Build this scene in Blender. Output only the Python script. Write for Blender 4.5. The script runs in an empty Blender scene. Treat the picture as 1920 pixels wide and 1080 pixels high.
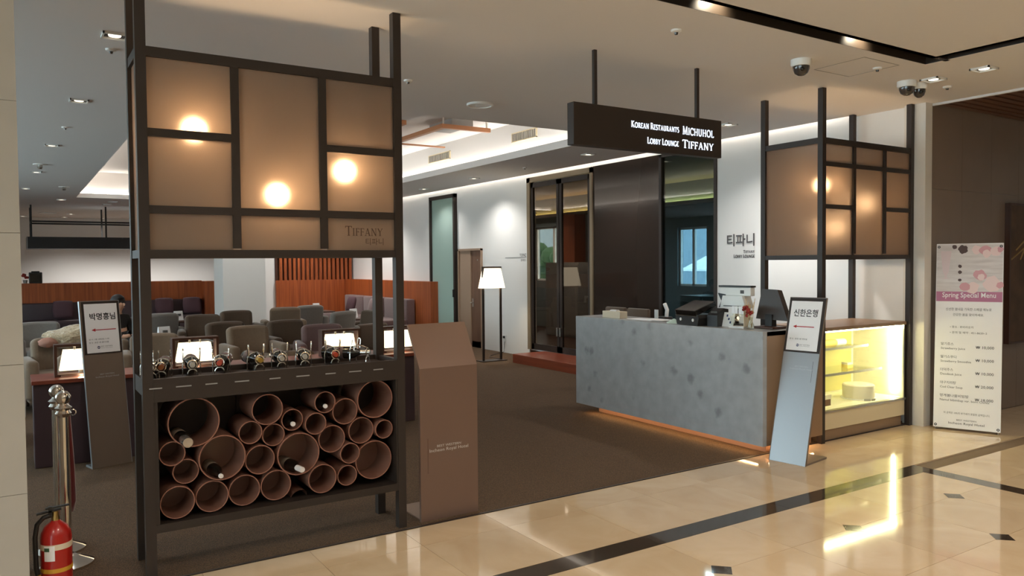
import bpy, bmesh, math, random
from mathutils import Matrix, Vector, Quaternion, Euler
random.seed(7)
C = bpy.context.scene.collection
SC = bpy.context.scene
PI = math.pi

# ------------------------------------------------------------------ camera
cam_d = bpy.data.cameras.new('camera'); cam = bpy.data.objects.new('camera', cam_d); C.objects.link(cam)
cam_d.sensor_width = 36.0; cam_d.sensor_fit = 'HORIZONTAL'; cam_d.lens = 1450.5 / 1920 * 36.0
cam_d.clip_start = 0.05; cam_d.clip_end = 200
YAW, PITCH, ROLL = 0.57128, 0.031217, -0.00845
fw = Vector((math.sin(YAW), math.cos(YAW), 0)); rt = Vector((math.cos(YAW), -math.sin(YAW), 0)); up = Vector((0, 0, 1))
F = fw * math.cos(PITCH) - up * math.sin(PITCH); U = up * math.cos(PITCH) + fw * math.sin(PITCH)
R3 = rt * math.cos(ROLL) + U * math.sin(ROLL); U3 = U * math.cos(ROLL) - rt * math.sin(ROLL)
cm = Matrix((R3, U3, -F)).transposed().to_4x4(); cm.translation = (0, 0, 1.6)
cam.matrix_world = cm
SC.camera = cam

# ------------------------------------------------------------------ world, view, large lights
SC.view_settings.view_transform = 'Standard'; SC.view_settings.look = 'None'
SC.view_settings.exposure = 0.0; SC.view_settings.gamma = 1.0; SC.view_settings.use_curve_mapping = False
W = bpy.data.worlds.new('world'); SC.world = W; W.use_nodes = True
bg = W.node_tree.nodes['Background']; bg.inputs[0].default_value = (0.68, 0.85, 1.0, 1); bg.inputs[1].default_value = 7.0

def lin(c):
    return tuple((v / 255 / 12.92 if v / 255 <= 0.04045 else ((v / 255 + 0.055) / 1.055) ** 2.4) for v in c)

def lamp(name, kind, loc, energy, color=(1, 1, 1), target=None, **kw):
    d = bpy.data.lights.new(name, kind); d.energy = energy; d.color = color
    for k, v in kw.items(): setattr(d, k, v)
    o = bpy.data.objects.new(name, d); C.objects.link(o); o.location = loc
    if target is not None:
        o.rotation_euler = (Vector(target) - Vector(loc)).to_track_quat('-Z', 'Y').to_euler()
    return o

WARM = (1.0, 0.92, 0.82); SOFT = (1.0, 0.97, 0.93); COOL = (0.80, 0.90, 1.0)
# downlights of the lobby ceiling (small round lamps in the ceiling, most of them behind and beside the camera)
for i, (x, y, e) in enumerate([(-1.2, 1.6, 60), (1.2, 0.2, 70), (1.2, 2.2, 60), (3.4, -0.4, 70), (3.4, 1.8, 65), (5.4, 0.6, 60), (5.4, 2.2, 34), (7.6, 2.2, 42), (7.4, -0.2, 60), (-1.2, -2, 60), (3, -3, 70), (6, -3, 60)]):
    lamp('lobby_downlight', 'SPOT', (x, y, 3.04), e * 1.1, WARM, (x, y, 0), spot_size=2.5, spot_blend=0.8, shadow_soft_size=0.06)
# lounge downlights; spots along the far wall and wood panel added to brighten them
for i, (x, y, e) in enumerate([(0.58, 5.63, 20), (0.52, 7.98, 20), (0.42, 11.04, 20), (0.35, 14.2, 20), (6.58, 5.85, 26), (6.68, 8.42, 22), (6.78, 11.75, 26), (6.86, 13.87, 18), (6.5, 16.6, 45), (5.9, 18.2, 40), (2, 22, 90), (4, 22, 70), (1.5, 25.0, 110), (3.0, 25.0, 110), (4.6, 25.0, 90)]):
    lamp('lounge_downlight_and_fill', 'SPOT', (x, y, 3.05), e * 2.9, SOFT, (x, y, 0), spot_size=2.3, spot_blend=0.8, shadow_soft_size=0.05)

lamp('wall_fill_light', 'SPOT', (6.40, 5.75, 3.05), 95, SOFT, (7.4, 5.35, 0.9), spot_size=1.15, spot_blend=0.9, shadow_soft_size=0.06)  # extra spot added to brighten the white wall behind the counter
lamp('pillar_fill_light', 'SPOT', (3.8, 14.6, 3.6), 90, SOFT, (4.0, 16.5, 1.1), spot_size=0.8, spot_blend=0.8, shadow_soft_size=0.06)  # unseen spot added to lift the front of the white pillar
for x, y, e in ((8.6, 8.0, 130), (8.6, 11.6, 110), (9.4, 14.8, 150)):
    lamp('room_fill_light', 'SPOT', (x, y, 3.05), e, SOFT, (x, y, 0), spot_size=2.6, spot_blend=0.8, shadow_soft_size=0.06)  # spots added to lift the dim private room, no fittings modelled

# ------------------------------------------------------------------ materials
def node_mat(name):
    m = bpy.data.materials.new(name); m.use_nodes = True
    nt = m.node_tree; return m, nt, nt.nodes['Principled BSDF']

def mat(name, col, rough=0.6, metal=0.0, var=0.0, scale=8.0, stretch=(1, 1, 1), bump=0.0, coat=0.0, spec=0.5, sheen=0.0, col2=None, detail=4.0, emit=None, estr=0.0):
    """sRGB colour, optional noise variation between the colour and a second one."""
    m, nt, p = node_mat(name)
    c = lin(col)
    p.inputs['Base Color'].default_value = (*c, 1); p.inputs['Roughness'].default_value = rough
    p.inputs['Metallic'].default_value = metal; p.inputs['Coat Weight'].default_value = coat
    p.inputs['Specular IOR Level'].default_value = spec; p.inputs['Sheen Weight'].default_value = sheen
    if emit is not None:
        p.inputs['Emission Color'].default_value = (*lin(emit), 1); p.inputs['Emission Strength'].default_value = estr
    if var or bump or col2:
        tc = nt.nodes.new('ShaderNodeNewGeometry'); mp = nt.nodes.new('ShaderNodeMapping'); mp.inputs['Scale'].default_value = stretch
        nz = nt.nodes.new('ShaderNodeTexNoise'); nz.inputs['Scale'].default_value = scale; nz.inputs['Detail'].default_value = detail
        nt.links.new(tc.outputs['Position'], mp.inputs['Vector']); nt.links.new(mp.outputs[0], nz.inputs['Vector'])
        if var or col2:
            cr = nt.nodes.new('ShaderNodeValToRGB')
            a = lin(col2) if col2 else tuple(v * (1 - var) for v in c)
            b = c if col2 else tuple(min(1, v * (1 + var)) for v in c)
            cr.color_ramp.elements[0].color = (*a, 1); cr.color_ramp.elements[0].position = 0.32
            cr.color_ramp.elements[1].color = (*b, 1); cr.color_ramp.elements[1].position = 0.68
            nt.links.new(nz.outputs[0], cr.inputs[0]); nt.links.new(cr.outputs[0], p.inputs['Base Color'])
        if bump:
            bp = nt.nodes.new('ShaderNodeBump'); bp.inputs['Strength'].default_value = bump; bp.inputs['Distance'].default_value = 0.01
            nt.links.new(nz.outputs[0], bp.inputs['Height']); nt.links.new(bp.outputs[0], p.inputs['Normal'])
    return m

def emat(name, col, strength):
    m = bpy.data.materials.new(name); m.use_nodes = True; nt = m.node_tree; nt.nodes.clear()
    e = nt.nodes.new('ShaderNodeEmission'); e.inputs[0].default_value = (*lin(col), 1); e.inputs[1].default_value = strength
    o = nt.nodes.new('ShaderNodeOutputMaterial'); nt.links.new(e.outputs[0], o.inputs[0]); return m

def glass_mat(name, col, rough, trans, body, body_mix, bump=0.0, ior=1.1):
    """rough transmission mixed with a translucent and diffuse body: frosted glass"""
    m = bpy.data.materials.new(name); m.use_nodes = True; nt = m.node_tree; nt.nodes.clear()
    g = nt.nodes.new('ShaderNodeBsdfPrincipled'); g.inputs['Base Color'].default_value = (*lin(col), 1)
    g.inputs['Roughness'].default_value = rough; g.inputs['Transmission Weight'].default_value = trans; g.inputs['IOR'].default_value = ior
    t = nt.nodes.new('ShaderNodeBsdfTranslucent'); t.inputs[0].default_value = (*lin(body), 1)
    d = nt.nodes.new('ShaderNodeBsdfDiffuse'); d.inputs[0].default_value = (*lin(body), 1)
    a = nt.nodes.new('ShaderNodeMixShader'); a.inputs[0].default_value = 0.5
    b = nt.nodes.new('ShaderNodeMixShader'); b.inputs[0].default_value = body_mix
    o = nt.nodes.new('ShaderNodeOutputMaterial')
    nt.links.new(t.outputs[0], a.inputs[1]); nt.links.new(d.outputs[0], a.inputs[2])
    nt.links.new(g.outputs[0], b.inputs[1]); nt.links.new(a.outputs[0], b.inputs[2]); nt.links.new(b.outputs[0], o.inputs[0])
    if bump:
        nz = nt.nodes.new('ShaderNodeTexNoise'); nz.inputs['Scale'].default_value = 260; nz.inputs['Detail'].default_value = 2
        tc = nt.nodes.new('ShaderNodeNewGeometry'); nt.links.new(tc.outputs['Position'], nz.inputs['Vector'])
        bp = nt.nodes.new('ShaderNodeBump'); bp.inputs['Strength'].default_value = bump; bp.inputs['Distance'].default_value = 0.004
        nt.links.new(nz.outputs[0], bp.inputs['Height']); nt.links.new(bp.outputs[0], g.inputs['Normal'])
    return m

def clear_glass(name, col, opacity_tint=0.0, rough=0.0, reflect=None):
    """thin pane: straight-through transparency with a Fresnel mirror on top"""
    m = bpy.data.materials.new(name); m.use_nodes = True; nt = m.node_tree; nt.nodes.clear()
    t = nt.nodes.new('ShaderNodeBsdfTransparent'); t.inputs[0].default_value = (*lin(col), 1)
    g = nt.nodes.new('ShaderNodeBsdfGlossy'); g.inputs[0].default_value = (1, 1, 1, 1); g.inputs[1].default_value = rough
    mx = nt.nodes.new('ShaderNodeMixShader'); o = nt.nodes.new('ShaderNodeOutputMaterial')
    if reflect is None:
        lw = nt.nodes.new('ShaderNodeLayerWeight'); lw.inputs[0].default_value = 0.5
        pw = nt.nodes.new('ShaderNodeMath'); pw.operation = 'POWER'; pw.inputs[1].default_value = 4.0
        ma = nt.nodes.new('ShaderNodeMath'); ma.operation = 'MULTIPLY_ADD'; ma.inputs[1].default_value = 0.6; ma.inputs[2].default_value = 0.04
        nt.links.new(lw.outputs['Facing'], pw.inputs[0]); nt.links.new(pw.outputs[0], ma.inputs[0]); nt.links.new(ma.outputs[0], mx.inputs[0])
    else:
        mx.inputs[0].default_value = reflect
    nt.links.new(t.outputs[0], mx.inputs[1]); nt.links.new(g.outputs[0], mx.inputs[2]); nt.links.new(mx.outputs[0], o.inputs[0])
    return m

def marble(name, a, b, rough, vein=0.5, coat=0.0):
    m, nt, p = node_mat(name)
    tc = nt.nodes.new('ShaderNodeNewGeometry'); oi = nt.nodes.new('ShaderNodeObjectInfo')
    va = nt.nodes.new('ShaderNodeVectorMath'); va.operation = 'ADD'
    cm_ = nt.nodes.new('ShaderNodeCombineXYZ'); ml = nt.nodes.new('ShaderNodeMath'); ml.operation = 'MULTIPLY'; ml.inputs[1].default_value = 40
    nt.links.new(oi.outputs['Random'], ml.inputs[0]); nt.links.new(ml.outputs[0], cm_.inputs[2])
    nt.links.new(tc.outputs['Position'], va.inputs[0]); nt.links.new(cm_.outputs[0], va.inputs[1])
    nz = nt.nodes.new('ShaderNodeTexNoise'); nz.inputs['Scale'].default_value = 2.4; nz.inputs['Detail'].default_value = 8; nz.inputs['Distortion'].default_value = 1.2
    nt.links.new(va.outputs[0], nz.inputs['Vector'])
    cr = nt.nodes.new('ShaderNodeValToRGB'); cr.color_ramp.elements[0].color = (*lin(b), 1); cr.color_ramp.elements[0].position = 0.3
    cr.color_ramp.elements[1].color = (*lin(a), 1); cr.color_ramp.elements[1].position = 0.7
    nt.links.new(nz.outputs[0], cr.inputs[0])
    hs = nt.nodes.new('ShaderNodeHueSaturation'); mr = nt.nodes.new('ShaderNodeMapRange'); mr.inputs[3].default_value = 0.94; mr.inputs[4].default_value = 1.05
    nt.links.new(oi.outputs['Random'], mr.inputs[0]); nt.links.new(mr.outputs[0], hs.inputs['Value']); nt.links.new(cr.outputs[0], hs.inputs['Color'])
    nt.links.new(hs.outputs[0], p.inputs['Base Color']); p.inputs['Roughness'].default_value = rough; p.inputs['Coat Weight'].default_value = coat
    p.inputs['Coat Roughness'].default_value = 0.02
    return m

M = {}
M['tile'] = marble('cream_marble', (224, 199, 164), (212, 184, 147), 0.08, coat=0.35)
M['dark_tile'] = marble('dark_emperador_stone', (74, 62, 50), (56, 47, 38), 0.08, coat=0.3)
M['grout'] = mat('grout', (120, 100, 78), 0.8)
M['ceiling'] = mat('ceiling_paint', (226, 222, 218), 0.85)
M['ceil_dark'] = mat('black_channel', (52, 44, 37), 0.4)
M['white_wall'] = mat('white_wall_paint', (236, 234, 230), 0.7)
M['pilaster'] = mat('pale_stone', (226, 220, 210), 0.5, var=0.03, scale=5)
M['brown_stone'] = mat('brown_stone_panel', (136, 116, 100), 0.35, var=0.05, scale=3)
M['cream_stone'] = mat('cream_stone_panel', (178, 168, 154), 0.55, var=0.03, scale=4)
M['carpet'] = mat('brown_carpet', (106, 80, 54), 0.95, col2=(62, 46, 29), scale=230, stretch=(1, 0.35, 1), bump=0.5, detail=2)
M['black_metal'] = mat('dark_bronze_powder_coat', (56, 47, 42), 0.45, metal=0.3)
M['rack_dark'] = mat('dark_stained_cabinet', (44, 34, 28), 0.5)
M['pipe'] = mat('brown_pipe', (132, 92, 76), 0.28, var=0.05, scale=6, spec=0.6)
M['pipe_rim'] = mat('cut_pipe_rim', (146, 98, 80), 0.5)
M['frost'] = glass_mat('frosted_glass', (220, 206, 194), 0.55, 1.0, (164, 148, 134), 0.5, bump=0.25, ior=1.22)
M['globe'] = emat('globe_lamp_glow', (255, 214, 164), 46.0)
M['shade'] = emat('lit_lampshade', (255, 232, 190), 2.6)
M['shade_floor'] = emat('lit_floor_lampshade', (255, 236, 204), 2.2)
M['led_warm'] = emat('warm_led_strip', (255, 214, 150), 22.0)
M['led_cove'] = emat('cove_led_strip', (255, 247, 236), 28.0)
M['led_plinth'] = emat('plinth_led_strip', (255, 206, 146), 22.0)
M['led_case'] = emat('display_case_tube', (255, 248, 200), 58.0)
M['led_room'] = emat('yellow_cove_strip', (255, 218, 130), 40.0)
M['bulb'] = emat('downlight_lamp', (255, 240, 214), 3.0)
M['sign_glow'] = emat('backlit_letter', (225, 238, 255), 2.2)
M['wood'] = mat('orange_brown_wood', (178, 92, 44), 0.45, col2=(146, 70, 32), scale=9, stretch=(3, 3, 0.12))
M['wood_dark'] = mat('dark_wood', (82, 50, 36), 0.4, col2=(62, 38, 28), scale=8, stretch=(2, 2, 0.2))
M['wood_ceiling'] = mat('brown_ceiling_slat', (112, 76, 54), 0.5, col2=(92, 60, 44), scale=8, stretch=(0.1, 4, 4))
M['red_wood'] = mat('reddish_polished_wood', (142, 70, 50), 0.3, col2=(116, 54, 40), scale=8, stretch=(0.2, 3, 3))
M['step_wood'] = mat('reddish_step_wood', (150, 72, 46), 0.35, col2=(126, 58, 38), scale=7, stretch=(3, 0.2, 3))
M['purple'] = mat('dark_plum_leatherette', (70, 52, 56), 0.5)
M['taupe'] = mat('taupe_upholstery', (124, 104, 84), 0.9, var=0.05, scale=40, sheen=0.3)
M['grey_fab'] = mat('blue_grey_upholstery', (122, 116, 110), 0.9, var=0.05, scale=40, sheen=0.3)
M['mauve'] = mat('mauve_upholstery', (112, 86, 84), 0.9, var=0.05, scale=40, sheen=0.3)
M['plum'] = mat('plum_cushion', (88, 60, 66), 0.85)
M['brown_fab'] = mat('dark_brown_upholstery', (86, 68, 52), 0.9, var=0.05, scale=40, sheen=0.3)
M['chrome'] = mat('chrome', (226, 222, 216), 0.12, metal=1.0)
M['steel'] = mat('brushed_steel', (190, 186, 178), 0.3, metal=1.0)
M['brass'] = mat('brass', (190, 160, 100), 0.3, metal=1.0)
M['red_rope'] = mat('red_velvet', (104, 22, 20), 0.9, sheen=0.6)
M['ext_red'] = mat('extinguisher_red', (176, 28, 20), 0.3, coat=0.4)
M['black'] = mat('black_plastic', (28, 27, 27), 0.45)
M['gloss_black'] = mat('gloss_black_plastic', (22, 20, 20), 0.15)
M['yellow'] = mat('yellow_band', (212, 160, 50), 0.5)
M['white'] = mat('white_plastic', (236, 236, 232), 0.4)
M['paper'] = mat('white_paper', (246, 245, 245), 0.7)
M['cream_paper'] = mat('cream_paper', (226, 210, 184), 0.7)
M['ink'] = mat('black_ink', (28, 26, 26), 0.7)
M['grey_ink'] = mat('grey_ink', (92, 90, 90), 0.7)
M['red_ink'] = mat('red_ink', (176, 42, 48), 0.7)
M['blue_ink'] = mat('navy_ink', (40, 54, 96), 0.7)
M['kiosk'] = mat('brown_metallic_paint', (128, 102, 88), 0.4, metal=0.35)
M['sign_silver'] = mat('silver_paint', (168, 172, 176), 0.35, metal=0.55)
M['sign_brown'] = mat('greyish_brown_paint', (128, 112, 98), 0.45, metal=0.3)
M['silver_ink'] = mat('silver_lettering', (214, 206, 196), 0.4)
M['pale_ink'] = mat('pale_grey_lettering', (186, 190, 192), 0.4)
M['bronze_ink'] = mat('bronze_lettering', (84, 62, 48), 0.5)
M['stone'] = mat('grey_counter_stone', (172, 174, 175), 0.28, col2=(158, 159, 160), scale=9, detail=8)
def spots(m):
    nt = m.node_tree; p = nt.nodes['Principled BSDF']; src = p.inputs['Base Color'].links[0].from_socket
    tc = nt.nodes.new('ShaderNodeNewGeometry'); vo = nt.nodes.new('ShaderNodeTexVoronoi'); vo.inputs['Scale'].default_value = 4.4
    nz = nt.nodes.new('ShaderNodeTexNoise'); nz.inputs['Scale'].default_value = 22; ad = nt.nodes.new('ShaderNodeMix'); ad.data_type = 'VECTOR'; ad.inputs['Factor'].default_value = 0.045
    nt.links.new(tc.outputs['Position'], nz.inputs['Vector']); nt.links.new(tc.outputs['Position'], ad.inputs['A']); nt.links.new(nz.outputs['Color'], ad.inputs['B']); nt.links.new(ad.outputs['Result'], vo.inputs['Vector'])
    mr = nt.nodes.new('ShaderNodeMapRange'); mr.inputs[1].default_value = 0.10; mr.inputs[2].default_value = 0.24; mr.inputs[3].default_value = 0.62; mr.inputs[4].default_value = 1.0
    nt.links.new(vo.outputs['Distance'], mr.inputs[0]); mu = nt.nodes.new('ShaderNodeMix'); mu.data_type = 'RGBA'; mu.blend_type = 'MULTIPLY'; mu.inputs['Factor'].default_value = 1.0
    cb_ = nt.nodes.new('ShaderNodeCombineColor'); [nt.links.new(mr.outputs[0], cb_.inputs[i]) for i in range(3)]
    nt.links.new(src, mu.inputs['A']); nt.links.new(cb_.outputs[0], mu.inputs['B']); nt.links.new(mu.outputs['Result'], p.inputs['Base Color'])
spots(M['stone'])
M['bronze_panel'] = mat('bronze_laminate', (150, 122, 96), 0.4, metal=0.25)
M['plinth'] = mat('copper_plinth', (156, 116, 92), 0.35, metal=0.2)
M['frame_beige'] = mat('beige_metal_frame', (150, 132, 108), 0.45, metal=0.3); M['vent'] = mat('vent_slat_paint', (176, 168, 156), 0.6)
M['dark_panel'] = mat('dark_brown_gloss_panel', (52, 42, 36), 0.12, coat=0.3)
M['smoke_glass'] = clear_glass('tinted_door_glass', (196, 188, 178))
M['teal_glass'] = clear_glass('blue_tinted_glass', (176, 194, 200))
M['clear'] = clear_glass('clear_glass', (246, 248, 244))
M['green_frost'] = glass_mat('green_frosted_glass', (200, 224, 216), 0.4, 0.6, (196, 216, 208), 0.75)
M['door_wood'] = mat('tan_door', (166, 140, 118), 0.5)
M['door_brown'] = mat('brown_door_leaf', (124, 92, 72), 0.5, col2=(108, 78, 60), scale=8, stretch=(4, 4, 0.2))
M['grey_box'] = mat('warm_grey_paint', (150, 146, 142), 0.6)
M['case_cream'] = mat('cream_enamel', (222, 206, 170), 0.4)
M['case_in'] = mat('case_lining', (244, 240, 214), 0.5)
M['case_olive'] = mat('olive_back_panel', (206, 196, 126), 0.5)
M['cake'] = mat('white_cream_cake', (246, 238, 220), 0.6)
M['orange_cake'] = mat('orange_sponge', (226, 160, 74), 0.7)
M['yellow_cake'] = mat('yellow_sponge', (240, 214, 120), 0.7)
M['choc'] = mat('chocolate_sponge', (104, 66, 44), 0.7)
M['bottle_glass'] = mat('dark_bottle_glass', (24, 22, 18), 0.08, coat=0.5)
M['foil_silver'] = mat('silver_foil', (206, 202, 198), 0.25, metal=0.9)
M['foil_gold'] = mat('gold_foil', (204, 168, 84), 0.3, metal=0.9)
M['foil_red'] = mat('red_foil', (172, 66, 42), 0.35, metal=0.4)
M['foil_copper'] = mat('copper_foil', (150, 92, 58), 0.3, metal=0.8)
M['foil_white'] = mat('white_capsule', (226, 218, 212), 0.4)
M['bottle_label'] = mat('bottle_label_paper', (150, 138, 120), 0.7)
M['skin'] = mat('skin', (206, 160, 132), 0.6)
M['hair'] = mat('black_hair', (22, 19, 18), 0.5)
M['cloth_black'] = mat('black_coat', (36, 31, 31), 0.9)
M['fur'] = mat('cream_fur', (214, 194, 160), 0.95, col2=(170, 148, 118), scale=60, bump=1.0, sheen=0.8)
M['pink_fur'] = mat('pinkish_lining', (176, 128, 110), 0.9)
M['leaf'] = mat('outdoor_foliage', (70, 104, 66), 0.8, col2=(44, 72, 46), scale=14)
M['outdoor'] = mat('outdoor_wall', (176, 190, 200), 0.9, col2=(136, 152, 164), scale=10)
M['pink'] = mat('pink_petal_print', (216, 164, 172), 0.8)
M['pale_pink'] = mat('pale_petal_print', (236, 212, 210), 0.8)
M['mauve_ink'] = mat('mauve_print_band', (186, 122, 152), 0.7)
M['print_wood'] = mat('whitewashed_board_print', (226, 220, 218), 0.8, col2=(206, 198, 196), scale=5, stretch=(1, 1, 9))
M['milk'] = mat('pale_pink_drink_print', (222, 204, 206), 0.8)
M['print_dark'] = mat('dark_berry_print', (92, 76, 74), 0.8)
M['red_flower'] = mat('dried_red_flower', (150, 48, 40), 0.8)
M['reed'] = mat('reed_stick', (206, 176, 130), 0.8)
M['art'] = mat('brown_relief_art', (104, 76, 56), 0.6, col2=(78, 58, 44), scale=6)
M['gold'] = mat('dull_gold', (176, 146, 96), 0.5)
M['dome_dark'] = mat('smoked_dome', (66, 60, 56), 0.1, coat=0.6)

# ------------------------------------------------------------------ mesh helpers
class MB:
    def __init__(s): s.bm = bmesh.new()
    def _x(s, vs, m):
        if m is not None: bmesh.ops.transform(s.bm, matrix=m, verts=vs)
        return s
    def box(s, x0, x1, y0, y1, z0, z1, m=None, bev=0.0, seg=2):
        t = bmesh.new(); r = bmesh.ops.create_cube(t, size=1)
        for v in r['verts']: v.co = Vector(((x0 + x1) / 2 + v.co.x * (x1 - x0), (y0 + y1) / 2 + v.co.y * (y1 - y0), (z0 + z1) / 2 + v.co.z * (z1 - z0)))
        if bev > 0: bmesh.ops.bevel(t, geom=t.edges[:], offset=bev, segments=seg, affect='EDGES', profile=0.5)
        return s._merge(t, m)
    def _merge(s, t, m=None):
        if m is not None: bmesh.ops.transform(t, matrix=m, verts=t.verts[:])
        mp = {v: s.bm.verts.new(v.co) for v in t.verts}
        for f in t.faces:
            try: s.bm.faces.new([mp[v] for v in f.verts])
            except ValueError: pass
        t.free(); return s
    def prism(s, pts, lo, hi, axis=2, m=None):
        """polygon pts in the plane across the axis, between lo and hi on it"""
        def mk(p, q):
            return Vector((p[0], p[1], q)) if axis == 2 else (Vector((p[0], q, p[1])) if axis == 1 else Vector((q, p[0], p[1])))
        t = bmesh.new(); a = [t.verts.new(mk(p, lo)) for p in pts]; b = [t.verts.new(mk(p, hi)) for p in pts]; n = len(pts)
        t.faces.new(a); t.faces.new(b)
        for i in range(n): t.faces.new((a[i], a[(i + 1) % n], b[(i + 1) % n], b[i]))
        bmesh.ops.recalc_face_normals(t, faces=t.faces[:]); return s._merge(t, m)
    def lathe(s, prof, n=24, m=None, cap=True):
        t = bmesh.new(); rings = []
        for r, z in prof:
            rings.append([t.verts.new((r * math.cos(2 * PI * i / n), r * math.sin(2 * PI * i / n), z)) for i in range(n)])
        for a, b in zip(rings, rings[1:]):
            for i in range(n): t.faces.new((a[i], a[(i + 1) % n], b[(i + 1) % n], b[i]))
        if cap: t.faces.new(rings[0][::-1]); t.faces.new(rings[-1])
        bmesh.ops.recalc_face_normals(t, faces=t.faces[:]); return s._merge(t, m)
    def ring(s, ro, ri, z0, z1, n=32, m=None):
        t = bmesh.new(); R = []
        for r, z in ((ro, z0), (ro, z1), (ri, z1), (ri, z0)):
            R.append([t.verts.new((r * math.cos(2 * PI * i / n), r * math.sin(2 * PI * i / n), z)) for i in range(n)])
        for k in range(4):
            a, b = R[k], R[(k + 1) % 4]
            for i in range(n): t.faces.new((a[i], a[(i + 1) % n], b[(i + 1) % n], b[i]))
        bmesh.ops.recalc_face_normals(t, faces=t.faces[:]); return s._merge(t, m)
    def tube(s, pts, r, n=8, m=None, closed=False, r1=None):
        pts = [Vector(p) for p in pts]; N = len(pts); t = bmesh.new(); rings = []; prev = None
        for i, p in enumerate(pts):
            if closed: d = pts[(i + 1) % N] - pts[i - 1]
            else: d = pts[min(i + 1, N - 1)] - pts[max(i - 1, 0)]
            d.normalize()
            if prev is None: a = d.orthogonal().normalized()
            else:
                a = prev - d * prev.dot(d); a = a.normalized() if a.length > 1e-6 else d.orthogonal().normalized()
            prev = a; b = d.cross(a); rr = r if r1 is None else r + (r1 - r) * i / (N - 1)
            rings.append([t.verts.new(p + (a * math.cos(2 * PI * k / n) + b * math.sin(2 * PI * k / n)) * rr) for k in range(n)])
        prs = list(zip(rings, rings[1:])) + ([(rings[-1], rings[0])] if closed else [])
        for A, B in prs:
            for k in range(n): t.faces.new((A[k], A[(k + 1) % n], B[(k + 1) % n], B[k]))
        if not closed: t.faces.new(rings[0][::-1]); t.faces.new(rings[-1])
        bmesh.ops.recalc_face_normals(t, faces=t.faces[:]); return s._merge(t, m)
    def ball(s, c, r, u=20, v=12, sc=(1, 1, 1), m=None):
        t = bmesh.new(); bmesh.ops.create_uvsphere(t, u_segments=u, v_segments=v, radius=r)
        for q in t.verts: q.co = Vector((q.co.x * sc[0] + c[0], q.co.y * sc[1] + c[1], q.co.z * sc[2] + c[2]))
        return s._merge(t, m)

def link(name, me, m, parent=None, smooth=None):
    o = bpy.data.objects.new(name, me); C.objects.link(o)
    if m is not None:
        me.materials.clear(); me.materials.append(m)
    if parent is not None: o.parent = parent
    return o

def obj(name, mb, m, parent=None, smooth=False, label=None):
    me = bpy.data.meshes.new(name); mb.bm.to_mesh(me); mb.bm.free()
    if smooth:
        me.polygons.foreach_set('use_smooth', [True] * len(me.polygons))
        me.set_sharp_from_angle(angle=math.radians(38))
    o = link(name, me, m, parent)
    if label: o['label'] = label
    return o

def bx(x0, x1, y0, y1, z0, z1, m=None, bev=0.0, seg=2): return MB().box(x0, x1, y0, y1, z0, z1, m, bev, seg)

def thing(name, label, cat, loc=(0, 0, 0), rz=0.0, group=None):
    o = bpy.data.objects.new(name, None); C.objects.link(o); o.empty_display_size = 0.1
    o.location = loc; o.rotation_euler = (0, 0, rz); o['label'] = label; o['category'] = cat
    if group: o['group'] = group
    return o

def tag(o, label, cat, group=None):
    o['label'] = label; o['category'] = cat
    if group: o['group'] = group
    return o

def struct(name, mb, m, parent=None, smooth=False):
    o = obj(name, mb, m, parent, smooth)
    if parent is None: o['kind'] = 'structure'
    return o

def sroot(name):
    o = bpy.data.objects.new(name, None); C.objects.link(o); o['kind'] = 'structure'; return o

def copy_tree(o, parent=None):
    c = o.copy(); C.objects.link(c)
    if parent is not None: c.parent = parent
    for ch in list(o.children): copy_tree(ch, c)
    return c

# --- lettering -----------------------------------------------------------
def text(parent, s, m, mt, height=None, width=None, align='CENTER', ext=0.0006, name='lettering', bold=0.0):
    """flat raised lettering in the XY plane of the matrix m, anchored on its baseline"""
    cu = bpy.data.curves.new('t', 'FONT'); cu.body = s; cu.size = 1.0; cu.align_x = align; cu.extrude = 0.0; cu.resolution_u = 2; cu.offset = bold
    to = bpy.data.objects.new('t', cu); C.objects.link(to)
    bpy.context.view_layer.update()
    me = bpy.data.meshes.new_from_object(to.evaluated_get(bpy.context.evaluated_depsgraph_get()))
    bpy.data.objects.remove(to); bpy.data.curves.remove(cu)
    xs = [v.co.x for v in me.vertices]; ys = [v.co.y for v in me.vertices]
    if not xs: return None
    w = max(xs) - min(xs); h = max(ys) - min(ys)
    sy = (height / h) if height else width / w
    sx = (width / w) if width else sy
    x0 = {'LEFT': min(xs), 'RIGHT': max(xs), 'CENTER': (min(xs) + max(xs)) / 2}[align]
    for v in me.vertices: v.co = m @ Vector(((v.co.x - x0) * sx, (v.co.y - min(ys)) * sy, ext))
    return link(name, me, mt, parent)

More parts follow.
